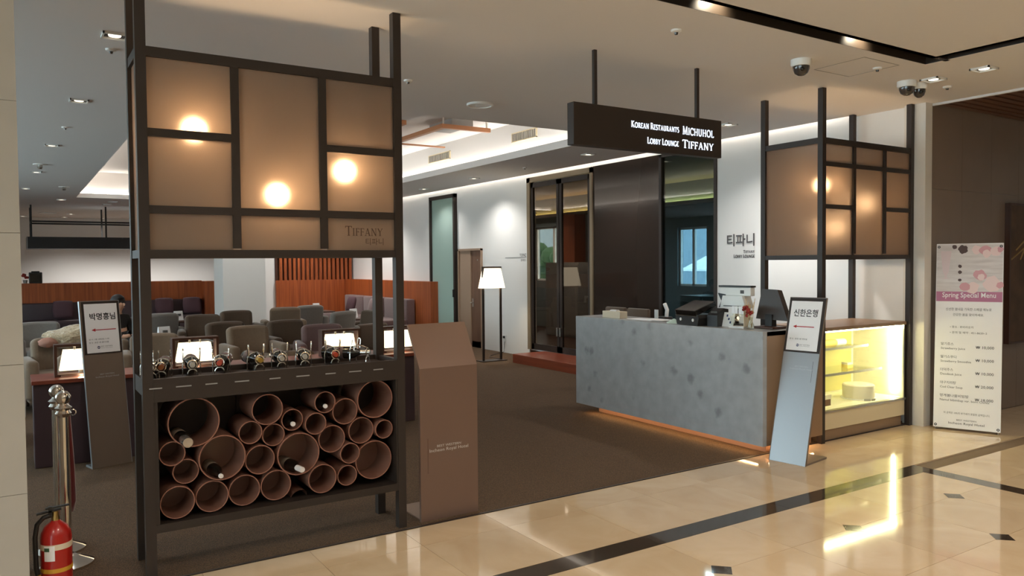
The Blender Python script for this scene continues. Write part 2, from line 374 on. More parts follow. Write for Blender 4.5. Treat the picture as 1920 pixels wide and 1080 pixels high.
# roman capitals drawn as strokes on a unit cap height: (points, 'K' thick or 'k' thin), serifs (x, y, half width)
def arc(cx, cy, rx, ry, a0, a1, n=12):
    return [(cx + rx * math.cos(math.radians(a0 + (a1 - a0) * i / n)), cy + ry * math.sin(math.radians(a0 + (a1 - a0) * i / n))) for i in range(n + 1)]
GL = {
 'T': (0.80, [([(0.40, 0), (0.40, 1)], 'K'), ([(0.03, 0.97), (0.77, 0.97)], 'k'), ([(0.04, 0.80), (0.04, 0.98)], 'k'), ([(0.76, 0.80), (0.76, 0.98)], 'k')], [(0.40, 0, 0.16)]),
 'I': (0.36, [([(0.18, 0), (0.18, 1)], 'K')], [(0.18, 0, 0.15), (0.18, 1, 0.15)]),
 'F': (0.64, [([(0.18, 0), (0.18, 1)], 'K'), ([(0.18, 0.97), (0.60, 0.97)], 'k'), ([(0.18, 0.52), (0.50, 0.52)], 'k'), ([(0.60, 0.80), (0.60, 0.98)], 'k'), ([(0.50, 0.42), (0.50, 0.62)], 'k')], [(0.18, 0, 0.15), (0.12, 1, 0.08)]),
 'E': (0.66, [([(0.18, 0), (0.18, 1)], 'K'), ([(0.18, 0.97), (0.60, 0.97)], 'k'), ([(0.18, 0.52), (0.50, 0.52)], 'k'), ([(0.18, 0.03), (0.62, 0.03)], 'k'), ([(0.60, 0.82), (0.60, 0.98)], 'k'), ([(0.62, 0.02), (0.62, 0.2)], 'k')], [(0.12, 0, 0.08), (0.12, 1, 0.08)]),
 'A': (0.90, [([(0.14, 0), (0.44, 1)], 'k'), ([(0.44, 1), (0.76, 0)], 'K'), ([(0.26, 0.34), (0.64, 0.34)], 'k')], [(0.14, 0, 0.13), (0.76, 0, 0.15)]),
 'N': (0.94, [([(0.17, 0), (0.17, 1)], 'k'), ([(0.17, 1), (0.77, 0)], 'K'), ([(0.77, 0), (0.77, 1)], 'k')], [(0.17, 0, 0.13), (0.12, 1, 0.1), (0.77, 1, 0.13)]),
 'Y': (0.84, [([(0.42, 0), (0.42, 0.48)], 'K'), ([(0.42, 0.46), (0.12, 1)], 'K'), ([(0.42, 0.46), (0.74, 1)], 'k')], [(0.42, 0, 0.16), (0.12, 1, 0.12), (0.74, 1, 0.12)]),
 'K': (0.84, [([(0.18, 0), (0.18, 1)], 'K'), ([(0.18, 0.48), (0.66, 1)], 'k'), ([(0.32, 0.58), (0.74, 0)], 'K')], [(0.18, 0, 0.14), (0.18, 1, 0.14), (0.66, 1, 0.12), (0.74, 0, 0.12)]),
 'O': (1.0, [(arc(0.5, 0.5, 0.40, 0.48, 0, 360, 24), 'K')], []),
 'C': (0.86, [(arc(0.5, 0.5, 0.40, 0.48, 45, 315, 20), 'K'), ([(0.78, 0.72), (0.78, 0.92)], 'k')], []),
 'G': (0.94, [(arc(0.5, 0.5, 0.40, 0.48, 45, 330, 20), 'K'), ([(0.82, 0.05), (0.82, 0.44)], 'K')], [(0.80, 0.44, 0.13)]),
 'U': (0.90, [([(0.17, 1), (0.17, 0.34)] + arc(0.44, 0.34, 0.27, 0.32, 180, 360, 10) + [(0.71, 1)], 'K')], [(0.17, 1, 0.13), (0.71, 1, 0.13)]),
 'R': (0.78, [([(0.18, 0), (0.18, 1)], 'K'), ([(0.18, 0.97), (0.38, 0.97)] + arc(0.38, 0.74, 0.22, 0.23, 90, -90, 8) + [(0.18, 0.51)], 'k'), ([(0.38, 0.5), (0.72, 0)], 'K')], [(0.18, 0, 0.14), (0.12, 1, 0.08), (0.72, 0, 0.1)]),
 'S': (0.62, [(arc(0.31, 0.74, 0.21, 0.23, 40, 270, 10) + arc(0.31, 0.26, 0.22, 0.25, 90, -140, 10), 'K')], []),
 'M': (1.06, [([(0.16, 0), (0.20, 1)], 'k'), ([(0.20, 1), (0.52, 0.05)], 'K'), ([(0.52, 0.05), (0.84, 1)], 'k'), ([(0.84, 1), (0.90, 0)], 'K')], [(0.16, 0, 0.13), (0.90, 0, 0.15), (0.16, 1, 0.07), (0.88, 1, 0.07)]),
 'H': (0.94, [([(0.18, 0), (0.18, 1)], 'K'), ([(0.76, 0), (0.76, 1)], 'K'), ([(0.18, 0.52), (0.76, 0.52)], 'k')], [(0.18, 0, 0.14), (0.18, 1, 0.14), (0.76, 0, 0.14), (0.76, 1, 0.14)]),
 'L': (0.66, [([(0.18, 0), (0.18, 1)], 'K'), ([(0.18, 0.03), (0.62, 0.03)], 'k'), ([(0.62, 0.02), (0.62, 0.2)], 'k')], [(0.12, 0, 0.08), (0.18, 1, 0.14)]),
 'B': (0.72, [([(0.18, 0), (0.18, 1)], 'K'), ([(0.18, 0.97), (0.36, 0.97)] + arc(0.36, 0.75, 0.2, 0.22, 90, -90, 8) + [(0.18, 0.53)], 'k'), ([(0.36, 0.53)] + arc(0.38, 0.28, 0.24, 0.25, 90, -90, 8) + [(0.18, 0.03)], 'k')], [(0.12, 0, 0.08), (0.12, 1, 0.08)]),
}
def stroke(mb, pts, w, sc, ox, oy, m, z, th):
    P = [Vector((p[0] * sc + ox, p[1] * sc + oy, 0)) for p in pts]; w *= sc; n = len(P); L = []; R_ = []
    for i in range(n):
        d = P[min(i + 1, n - 1)] - P[max(i - 1, 0)]
        if (P[0] - P[-1]).length < 1e-6 and i in (0, n - 1): d = P[1] - P[-2]
        d.normalize(); q = Vector((-d.y, d.x, 0)) * w / 2; L.append(P[i] + q); R_.append(P[i] - q)
    t = bmesh.new()
    for i in range(n - 1):
        c = [L[i], R_[i], R_[i + 1], L[i + 1]]
        a = [t.verts.new((v.x, v.y, z)) for v in c]; b = [t.verts.new((v.x, v.y, z + th)) for v in c]
        t.faces.new(a); t.faces.new(b)
        for k in range(4): t.faces.new((a[k], a[(k + 1) % 4], b[(k + 1) % 4], b[k]))
    bmesh.ops.recalc_face_normals(t, faces=t.faces[:]); mb._merge(t, m)
def roman(parent, s, m, mt, cap, width, small=0.78, K=0.14, k=0.065, th=0.001, name='lettering'):
    """a line of roman capitals, lower case letters as small capitals, stretched to the given width, starting at x = 0"""
    adv = []; x = 0
    for ch in s:
        if ch == ' ': x += 0.34; continue
        sc = 1.0 if ch.isupper() else small
        adv.append((ch.upper(), x, sc)); x += GL[ch.upper()][0] * sc + 0.06
    f = width / x; mb = MB()
    S = m @ Matrix.Diagonal((f / cap, 1, 1, 1)) if True else m
    for ch, ox, sc in adv:
        for pts, w in GL[ch][1]: stroke(mb, pts, K if w == 'K' else k, sc * cap, ox * cap, 0, S, 0.0, th)
        for sx, sy, hw in GL[ch][2]: stroke(mb, [(sx - hw, sy * 0.94 + 0.03), (sx + hw, sy * 0.94 + 0.03)], 0.06, sc * cap, ox * cap, 0, S, 0.0, th)
    return obj(name, mb, mt, parent)

FRONT = lambda x, y, z: Matrix.Translation((x, y, z)) @ Matrix.Rotation(PI / 2, 4, 'X')            # reads from -Y
WALLX = lambda x, y, z: Matrix.Translation((x, y, z)) @ Matrix.Rotation(-PI / 2, 4, 'Z') @ Matrix.Rotation(PI / 2, 4, 'X')   # reads from -X

# ================================================================== THE SETTING
# lobby floor: cream marble tiles, dark stone border, small dark diamonds
fl = struct('floor', bx(-6, 12.5, -7, 4.25, -0.08, -0.010), M['grout'])
PX, X0 = 0.5675, 3.055
xs = [X0 + PX * k for k in range(-9, 13)]
def tile(x0, x1, y0, y1, mt=M['tile'], name='tile', g=0.0011):
    return obj(name, bx(x0 + g, x1 - g, y0 + g, y1 - g, -0.012, 0.0), mt, fl)
rows_in = [3.205 - 0.445 - PX * k for k in range(-1, 8)]; rows_in[0] = 3.205
XB = 5.742                                                     # inner edge of the right border
def cells(x0, x1, y0, y1):
    xx = [x0] + [x for x in xs if x0 + 0.05 < x < x1 - 0.05] + [x1]
    for a, b in zip(xx, xx[1:]): tile(a, b, y0, y1)
cells(-1.6, 7.43, 3.945, 4.235)
cells(-1.6, 9.6, 3.362, 3.945); tile(7.43, 9.6, 3.945, 4.09)
for a, b in zip(rows_in, rows_in[1:]):
    cells(-1.6, XB, b, a); cells(5.885, 9.6, b, a)
for x in [X0 + 2 * PX * k for k in range(-4, 2)]:
    tile(x, min(x + 2 * PX, 5.885), 3.205, 3.362, M['dark_tile'], 'border_tile')
tile(5.324, 5.885, 3.205, 3.362, M['dark_tile'], 'border_tile')
for k in range(3):
    tile(XB, 5.885, 3.205 - 1.2 * (k + 1), 3.205 - 1.2 * k, M['dark_tile'], 'border_tile')
for r, y in enumerate(rows_in[1:6]):
    for k in range(-8, 6):
        x = X0 + PX * k
        if (k + r) % 2 == 0 and -1.2 < x < 5.5:
            d = 0.072
            obj('diamond_tile', MB().prism([(x - d, y), (x, y - d), (x + d, y), (x, y + d)], -0.011, 0.0007), M['dark_tile'], fl)
struct('floor', MB().box(-6, 9.6, -7, rows_in[-1], -0.011, -0.0005).box(-6, -1.6, rows_in[-1], 4.25, -0.011, -0.0005).box(9.6, 12.5, -7, 4.09, -0.011, -0.0005), M['tile'])
struct('floor', bx(-4.2, 7.42, 4.25, 27.2, -0.08, 0.003), M['carpet'])
struct('trim_1', bx(-4.2, 7.40, 4.236, 4.254, -0.03, 0.0045), M['black_metal'])

# ceiling: slab with a dark lamp slot and the lounge tray
Z = 3.1; TH = 0.10
cb = MB()
for x0, x1, y0, y1 in [(-6, 5.79, -7, 3.18), (5.912, 7.46, -7, 3.31), (-6, 7.46, 3.31, 4.9), (7.46, 12.5, -7, -0.5),
                       (-4.2, 7.31, 4.9, 7.06), (-4.2, 1.15, 7.06, 19.0), (6.02, 7.31, 7.06, 19.0), (-4.2, 7.31, 19.0, 27.2)]:
    cb.box(x0, x1, y0, y1, Z, Z + TH)
ceiling = struct('ceiling', cb, M['ceiling'])
struct('ceiling', MB().box(0.85, 0.9, 6.8, 19.3, Z + TH, 3.72).box(6.3, 6.35, 6.8, 19.3, Z + TH, 3.72).box(0.85, 6.35, 6.75, 6.8, Z + TH, 3.72)
       .box(0.85, 6.35, 19.25, 19.3, Z + TH, 3.72).box(0.85, 6.35, 6.75, 19.3, 3.69, 3.75), M['ceiling'])
struct('trim_2', MB().box(-6, 5.95, 3.15, 3.35, Z + 0.14, Z + 0.18).box(-6, 5.95, 3.14, 3.18, Z + 0.0, Z + 0.16).box(-6, 5.914, 3.306, 3.35, Z + 0.001, Z + 0.16)
       .box(5.75, 5.95, -7, 3.35, Z + 0.14, Z + 0.18).box(5.75, 5.79, -7, 3.18, Z + 0.0, Z + 0.16).box(5.908, 5.95, -7, 3.306, Z + 0.001, Z + 0.16), M['ceil_dark'])
for x in (3.60, 5.05, 1.8):
    lamp('slot_lamp', 'SPOT', (x, 3.20, 3.205), 16, (1, 0.85, 0.62), (x, 3.306, 3.15), spot_size=2.0, spot_blend=0.9, shadow_soft_size=0.02)
led = obj('led_strip', MB().box(6.255, 6.285, 7.1, 18.9, Z + TH, Z + TH + 0.02).box(0.915, 0.945, 7.1, 18.9, Z + TH, Z + TH + 0.02).box(1.0, 6.15, 19.21, 19.24, Z + TH, Z + TH + 0.02), M['led_cove'], ceiling)
led2 = obj('led_strip', bx(7.282, 7.306, 4.95, 18.9, Z + TH, Z + TH + 0.02), M['led_cove'], ceiling)
struct('trim_3', MB().box(7.18, 7.55, 4.86, 19.24, 3.42, 3.46).box(7.18, 7.22, 4.86, 19.24, 3.19, 3.42).box(7.22, 7.4, 4.86, 4.90, 3.19, 3.42).box(7.22, 7.4, 19.2, 19.24, 3.19, 3.42), M['ceiling'])

# right-hand wall of the lounge (plane X = 7.4)
wr = struct('wall_right', MB().box(7.4, 7.55, 4.3, 6.756, 0, 3.45).box(7.4, 7.55, 10.97, 12.52, 0, 3.45).box(7.4, 7.55, 12.52, 13.45, 1.89, 3.45)
            .box(7.4, 7.55, 13.45, 13.5, 0, 3.45).box(7.4, 7.55, 13.5, 14.6, 3.0, 3.45).box(7.4, 7.55, 14.6, 19.4, 0, 3.45).box(7.4, 7.55, 6.756, 10.97, 3.06, 3.45), M['white_wall'])
struct('trim_4', bx(7.32, 7.435, 4.09, 4.30, 0, Z), M['pilaster'])
# brown stone wall beyond the pilaster
wb = struct('wall_front', bx(7.437, 12.5, 4.125, 4.30, 0, 3.4), M['grout'])
xb = [7.437, 8.0, 8.58, 9.16, 9.74, 10.9, 12.5]; zb = [0.0, 0.9, 1.59, 2.29, 3.12]
for a, b in zip(xb, xb[1:]):
    for c, d in zip(zb, zb[1:]):
        obj('stone_panel', bx(a + 0.0012, b - 0.0012, 4.098, 4.126, c + 0.0012, d - 0.0012), M['brown_stone'], wb)
# wooden slat ceiling in front of it
ws = struct('ceiling', bx(7.46, 12.5, -0.5, 4.12, 3.13, 3.2), M['wood_dark'])
for k in range(40):
    y = 4.05 - 0.1 * k
    obj('slat', bx(7.47, 12.4, y - 0.066, y, 3.085, 3.132), M['wood_ceiling'], ws)
struct('trim_5', bx(7.44, 7.47, -0.5, 4.10, 3.08, 3.2), M['ceiling'])
# near stone pillar on the left
pl = struct('wall_left', bx(-0.75, 0.020, 4.22, 4.8, 0, Z), M['grout'])
zp = [0, 0.558, 1.157, 1.760, 2.36, 2.96, Z]
for c, d in zip(zp, zp[1:]):
    obj('stone_panel', bx(-0.75, 0.026, 4.2, 4.225, c + 0.001, d - 0.001), M['cream_stone'], pl)
    obj('stone_panel', bx(0.0185, 0.026, 4.226, 4.8, c + 0.001, d - 0.001), M['cream_stone'], pl)
# far walls of the lounge
struct('wall_far', MB().box(4.2, 7.55, 19.2, 19.4, 0, 3.1).box(-4.2, 5.62, 27.0, 27.2, 0, 3.1).box(5.86, 7.55, 27.0, 27.2, 0, 3.1).box(5.62, 5.86, 27.0, 27.2, 2.35, 3.1).box(7.4, 7.55, 19.4, 27.2, 0, 3.1), M['white_wall'])
struct('wall_left', MB().box(-4.4, -4.2, 4.25, 27.2, 0, 0.8).box(-4.4, -4.2, 4.25, 27.2, 2.7, 3.1).box(-4.4, -4.2, 4.25, 5.0, 0.8, 2.7).box(-4.4, -4.2, 17, 27.2, 0.8, 2.7), M['white_wall'])
wl = sroot('window_1')
obj('pane', bx(-4.31, -4.29, 5.0, 17.0, 0.8, 2.7), M['clear'], wl)
for k in range(6): obj('mullion', bx(-4.33, -4.25, 5.03 + 2.38 * k - 0.03, 5.03 + 2.38 * k + 0.03, 0.8, 2.7), M['black_metal'], wl)
w2 = sroot('window_2')
obj('pane', bx(5.62, 5.86, 27.09, 27.11, 0, 2.35), M['teal_glass'], w2)
obj('window_frame', MB().box(5.62, 5.64, 27.0, 27.2, 0, 2.35).box(5.84, 5.86, 27.0, 27.2, 0, 2.35), M['black_metal'], w2)
# white pillar in the lounge
struct('wall_pillar', bx(3.585, 4.44, 16.5, 17.35, 0, Z), M['white_wall'])
# wood panelling and slats on the far wall
pn = struct('trim_6', bx(5.4, 7.4, 19.10, 19.2, 0, 1.24), M['wood'])
for k in range(17):
    x = 5.49 + 0.112 * k
    obj('slat', bx(x, x + 0.062, 19.10, 19.2, 1.24, 3.1), M['wood'], pn)
obj('slat_backing', bx(5.4, 7.38, 19.17, 19.2, 1.24, 3.1), M['wood_dark'], pn)
struct('trim_7', bx(7.2, 7.4, 14.3, 19.1, 0, 1.245), M['wood'])
bl_ = struct('trim_8', MB().box(-3.5, 3.94, 20.5, 20.75, 0, 1.25).box(3.94, 4.25, 20.2, 20.75, 0, 1.235), M['wood'])

# window and doors of the private room (in the plane of the right wall)
dg = sroot('window_3')
obj('window_frame', MB().box(7.38, 7.44, 6.756, 6.80, 0, 3.06).box(7.38, 7.44, 7.73, 7.78, 0, 3.06).box(7.38, 7.44, 6.756, 7.78, 3.02, 3.06).box(7.38, 7.44, 6.756, 7.78, 0, 0.08), M['black_metal'], dg)
obj('pane', bx(7.405, 7.415, 6.80, 7.73, 0.08, 3.02), M['teal_glass'], dg)
struct('trim_9', bx(7.385, 7.5, 7.78, 9.20, 0, 3.06), M['dark_panel'])
d1 = sroot('door_1')
obj('door_frame', MB().box(7.36, 7.46, 9.20, 9.26, 0.14, 3.05).box(7.36, 7.46, 10.88, 10.97, 0.14, 3.05).box(7.36, 7.46, 9.2, 10.97, 2.97, 3.05), M['frame_beige'], d1)
for a, b in ((9.27, 10.06), (10.08, 10.87)):
    lf = obj('door_leaf', MB().box(7.38, 7.42, a, a + 0.06, 0.15, 2.96).box(7.38, 7.42, b - 0.06, b, 0.15, 2.96).box(7.38, 7.42, a, b, 0.15, 0.25).box(7.38, 7.42, a, b, 2.88, 2.96), M['black_metal'], d1)
    obj('pane', bx(7.397, 7.403, a + 0.06, b - 0.06, 0.25, 2.88), M['smoke_glass'], lf)
    hy = b - 0.03 if a < 9.5 else a + 0.03
    obj('door_handle', MB().box(7.345, 7.38, hy - 0.018, hy + 0.018, 0.42, 0.56, None, 0.005), M['steel'], lf)
sp = tag(obj('entrance_step', MB().box(6.75, 7.38, 8.55, 10.5, 0.0, 0.145, None, 0.006), M['step_wood']), 'low reddish wooden step in front of the glass double door', 'step')
d2 = sroot('door_2')
obj('door_frame', MB().box(7.37, 7.5, 12.52, 12.56, 0, 1.89).box(7.37, 7.5, 13.41, 13.45, 0, 1.89).box(7.37, 7.5, 12.52, 13.45, 1.86, 1.90), M['door_wood'], d2)
lf = obj('door_leaf', bx(7.42, 7.46, 12.56, 12.98, 0, 1.86), M['door_brown'], d2)
obj('door_handle', MB().tube([(7.42, 12.93, 0.86), (7.36, 12.93, 0.86), (7.36, 12.85, 0.86)], 0.011).box(7.412, 7.42, 12.90, 12.96, 0.78, 0.94), M['steel'], lf)
obj('peephole', MB().lathe([(0.012, 0), (0.012, 0.01)], 12, Matrix.Translation((7.42, 12.74, 1.68)) @ Matrix.Rotation(-PI / 2, 4, 'Y')), M['steel'], lf)
obj('door_leaf', bx(7.40, 7.44, 12.985, 13.41, 0, 1.86), M['door_wood'], d2)
d3 = sroot('door_3')
obj('door_frame', MB().box(7.33, 7.42, 13.5, 13.56, 0, 3.0).box(7.33, 7.42, 14.54, 14.6, 0, 3.0).box(7.33, 7.42, 13.5, 14.6, 2.93, 3.0), M['black_metal'], d3)
obj('pane', bx(7.37, 7.385, 13.56, 14.54, 0.0, 2.93), M['green_frost'], d3)
obj('door_handle', MB().box(7.30, 7.34, 13.52, 13.55, 0.95, 1.1, None, 0.004), M['black'], d3)

# the private room behind the glass
struct('wall_room', MB().box(7.55, 10.6, 16.4, 16.6, 0, 3.1).box(7.55, 10.6, 5.4, 5.5, 0, 3.1)
       .box(10.5, 10.65, 5.4, 9.84, 0, 3.1).box(10.5, 10.65, 10.57, 13.9, 0, 3.1).box(10.5, 10.65, 15.3, 16.6, 0, 3.1)
       .box(10.5, 10.65, 9.84, 10.57, 0, 1.16).box(10.5, 10.65, 9.84, 10.57, 2.25, 3.1).box(10.5, 10.65, 13.9, 15.3, 0, 1.2).box(10.5, 10.65, 13.9, 15.3, 2.45, 3.1), mat('grey_green_wall', (112, 122, 124), 0.6))
struct('floor', bx(7.42, 10.65, 4.3, 16.6, -0.08, 0.12), M['wood_dark'])
struct('ceiling', MB().box(7.55, 10.65, 5.4, 16.6, 3.1, 3.2), mat('room_ceiling', (150, 140, 128), 0.8))
struct('trim_10', MB().box(10.25, 10.48, 5.5, 16.4, 2.66, 2.72), mat('room_soffit', (120, 104, 88), 0.7))
obj('led_strip', bx(10.44, 10.47, 5.6, 16.3, 2.72, 2.74), M['led_room'], bpy.data.objects['trim_10'])
for n, (a, b, c, d) in enumerate(((9.84, 10.57, 1.16, 2.25), (13.9, 15.3, 1.2, 2.45))):
    w = sroot('window_%d' % (4 + n))
    obj('pane', bx(10.57, 10.58, a, b, c, d), M['clear'], w)
    obj('window_frame', MB().box(10.55, 10.6, a, b, c, c + 0.04).box(10.55, 10.6, a, b, d - 0.04, d).box(10.55, 10.6, a, a + 0.04, c, d).box(10.55, 10.6, b - 0.04, b, c, d).box(10.55, 10.6, (a + b) / 2 - 0.03, (a + b) / 2 + 0.03, c, d), M['white'], w)
struct('wall_room', bx(10.2, 10.5, 13.35, 13.88, 0.1, 2.66), M['wood'])
t = thing('storage_cabinet', 'grey cabinet inside the private room seen through the glass door', 'cabinet', (9.6, 12.6, 0.12))
obj('body', bx(-0.3, 0.3, -0.55, 0.55, 0, 1.5, None, 0.004), M['grey_box'], t)
obj('door', bx(-0.32, -0.3, -0.54, -0.01, 0.05, 1.46), M['grey_box'], t); obj('door', bx(-0.32, -0.3, 0.01, 0.54, 0.05, 1.46), M['grey_box'], t)
t = thing('sideboard', 'dark grey sideboard with glassware behind the blue tinted window', 'sideboard', (9.3, 8.5, 0.12))
obj('body', bx(-0.3, 0.3, -0.5, 0.5, 0, 0.95, None, 0.004), mat('sideboard_grey', (70, 84, 84), 0.5), t)
obj('door', bx(-0.32, -0.3, -0.48, -0.01, 0.05, 0.92), mat('sideboard_door', (64, 78, 78), 0.5), t); obj('door', bx(-0.32, -0.3, 0.01, 0.48, 0.05, 0.92), bpy.data.materials['sideboard_door'], t)
# outside the room's windows
struct('wall_outside', bx(20, 20.3, 10, 34, -1, 3.2), M['outdoor'])
struct('floor', bx(10.65, 22, 5, 34, -0.3, -0.1), M['outdoor'])
t = thing('shrub', 'green shrub outside the window of the private room', 'shrub', (15.0, 20.6, -0.1))
mb = MB()
for k in range(40):
    a = random.uniform(0, 2 * PI); r = random.uniform(0, 1.0)
    mb.ball((r * math.cos(a), r * math.sin(a), random.uniform(0.4, 2.2)), random.uniform(0.18, 0.34), 8, 6)
obj('foliage', mb, M['leaf'], t); obj('stem', MB().tube([(0, 0, 0), (0, 0, 1.2)], 0.05), M['wood_dark'], t)
t = thing('garden_parasol', 'white parasol standing outside the far right window', 'parasol', (17.0, 15.95, -0.1))
obj('canopy', MB().lathe([(0.75, 1.45), (0.72, 1.5), (0.05, 1.86), (0.0, 1.88)], 10), M['white'], t); obj('pole', MB().tube([(0, 0, 0), (0, 0, 1.86)], 0.025), M['white'], t)

# lobby shell behind the camera
struct('wall_side', bx(12.5, 12.7, -7, 4.3, 0, 3.2), M['white_wall'])
struct('wall_side', MB().box(-6.2, -6, -7, 4.3, 0, 0.3).box(-6.2, -6, -7, 4.3, 2.85, 3.2).box(-6.2, -6, -7, -5.5, 0.3, 2.85).box(-6.2, -6, 3.4, 4.3, 0.3, 2.85), M['cream_stone'])
struct('wall_back', bx(-6, 12.5, -7.2, -7, 0, 3.2), M['cream_stone'])
wbk = sroot('window_6')  # unseen window, added to light the banner and counter front from the left
obj('pane', bx(-6.11, -6.09, -5.5, 3.4, 0.3, 2.85), M['clear'], wbk)
for k in range(5): obj('mullion', bx(-6.15, -6.05, -5.46 + 2.2 * k - 0.04, -5.46 + 2.2 * k + 0.04, 0.3, 2.85), M['black_metal'], wbk)
struct('wall_left', bx(-6, -0.75, 4.22, 4.4, 0, Z), M['cream_stone'])

#PART2
# ================================================================== THE DIVIDER RACKS
def frame_bar(name, x0, x1, y0, y1, z0, z1, root, m=None): return obj(name, bx(x0, x1, y0, y1, z0, z1), m or M['black_metal'], root)

# --- left divider: lightbox of frosted panes above a wine cabinet
XL, XR, YF, YB = 0.53, 1.975, 4.28, 4.65
B = 0.05
t = rack = thing('divider_rack', 'large dark metal divider with frosted light panes above a wine bottle cabinet, left', 'room divider', (XL, YF, 0))
W_, D_ = XR - XL, YB - YF
# local frame: x 0..W_, y 0..D_, z
for x, y in ((0, 0), (W_ - B, 0), (0, D_ - B), (W_ - B, D_ - B)):
    frame_bar('post', x, x + B, y, y + B, 0, Z - 0.001, t)
ZT, ZBm = 2.71, 1.645
for z0, z1 in ((ZT - B, ZT), (ZBm, ZBm + B - 0.008)):
    for y in (0.004, D_ - B + 0.004): frame_bar('rail', B, W_ - B, y, y + B - 0.008, z0, z1, t)
    for x in (0.004, W_ - B + 0.004): frame_bar('rail', x, x + B - 0.008, B, D_ - B, z0, z1, t)
vb = [1.01 - XL, 1.491 - XL]
for y in (0.006,):
    for v in vb: frame_bar('mullion', v - 0.021, v + 0.021, y, y + 0.036, ZBm + B, ZT - B, t)
    frame_bar('mullion', B, vb[0] - 0.021, y, y + 0.036, 2.262, 2.302, t)
    frame_bar('mullion', vb[1] + 0.021, W_ - B, y, y + 0.036, 2.246, 2.286, t)
    for a, b in ((B, vb[0] - 0.021), (vb[0] + 0.021, vb[1] - 0.021), (vb[1] + 0.021, W_ - B)):
        frame_bar('mullion', a, b, y, y + 0.036, 1.872, 1.912, t)
P0, P1 = 0.020, 0.028
colx = [(B, vb[0] - 0.021), (vb[0] + 0.021, vb[1] - 0.021), (vb[1] + 0.021, W_ - B)]
panes = [(colx[0], 2.302, ZT - B), (colx[0], 1.912, 2.262), (colx[1], 1.912, ZT - B), (colx[2], 2.286, ZT - B), (colx[2], 1.912, 2.246)] + [(c, ZBm + B - 0.008, 1.872) for c in colx]
for (a, b), z0, z1 in panes: obj('frosted_pane', bx(a, b, P0, P1, z0, z1), M['frost'], t)
obj('frosted_pane', bx(0.020, 0.028, B, D_ - B, ZBm + B - 0.008, ZT - B), M['frost'], t)
obj('frosted_pane', bx(W_ - 0.028, W_ - 0.020, B, D_ - B, ZBm + B - 0.008, ZT - B), M['frost'], t)
obj('back_pane', bx(B, W_ - B, D_ - 0.03, D_ - 0.022, ZBm + B - 0.008, ZT - B), M['frost'], t)
def globe(root, x, y, z, top, r=0.062):
    g = obj('globe_lamp', MB().ball((x, y, z), r, 24, 16), M['globe'], root, True)
    obj('flex', MB().tube([(x, y, z + r * 0.98), (x, y, top)], 0.004), M['black'], g)
for x, z in ((0.829, 2.333), (1.267, 2.004), (1.67, 2.16)): globe(t, x - XL, 0.15, z, ZT - B)
tz = FRONT(1.618 - XL, P0 - 0.0002, 1.772)
roman(t, 'Tiffany', tz, M['bronze_ink'], 0.056, 0.236)
text(t, '티파니', FRONT(1.855 - XL, P0 - 0.0002, 1.718), M['bronze_ink'], height=0.040, align='RIGHT')
# wine cabinet
ZS = 1.0
frame_bar('shelf_board', 0.0525, W_ - 0.0525, 0.0, D_, ZS - 0.012, ZS, t, M['rack_dark'])
for y in (-0.003, D_ - 0.025): frame_bar('shelf_rail', B, W_ - B, y, y + 0.028, ZS - 0.09, ZS + 0.028, t)
for x in (0.004, W_ - 0.034): frame_bar('shelf_rail', x, x + 0.03, B, D_ - B, ZS - 0.06, ZS + 0.026, t)
for k, x in enumerate((0.56, 0.686, 0.83, 0.979, 1.163, 1.311, 1.479, 1.62, 1.771)):
    obj('slot_light_strip', bx(x - XL, x - XL + (0.075 if k % 2 else 0.06), -0.0045, -0.003, ZS - 0.022, ZS - 0.016), M['grey_box'], t)  # pale strips stand in for light seen through slots in the rail
for x in (0.05, W_ - 0.060): frame_bar('cabinet_side', x, x + (0.018 if x < 0.1 else 0.010), 0.004, D_ - 0.004, 0.24, ZS - 0.012, t, M['rack_dark'])
frame_bar('cabinet_back', 0.05, W_ - B, D_ - 0.03, D_ - 0.015, 0.24, ZS - 0.012, t, M['rack_dark'])
frame_bar('back_stile', 0.53, 0.57, D_ - 0.045, D_ - 0.03, 0.28, ZS - 0.012, t)
frame_bar('cabinet_bottom', 0.05, W_ - B, 0.002, D_ - 0.004, 0.235, 0.278, t, M['rack_dark'])
for x, y in ((0, 0), (W_ - B, 0), (0, D_ - B), (W_ - B, D_ - B)):
    pass
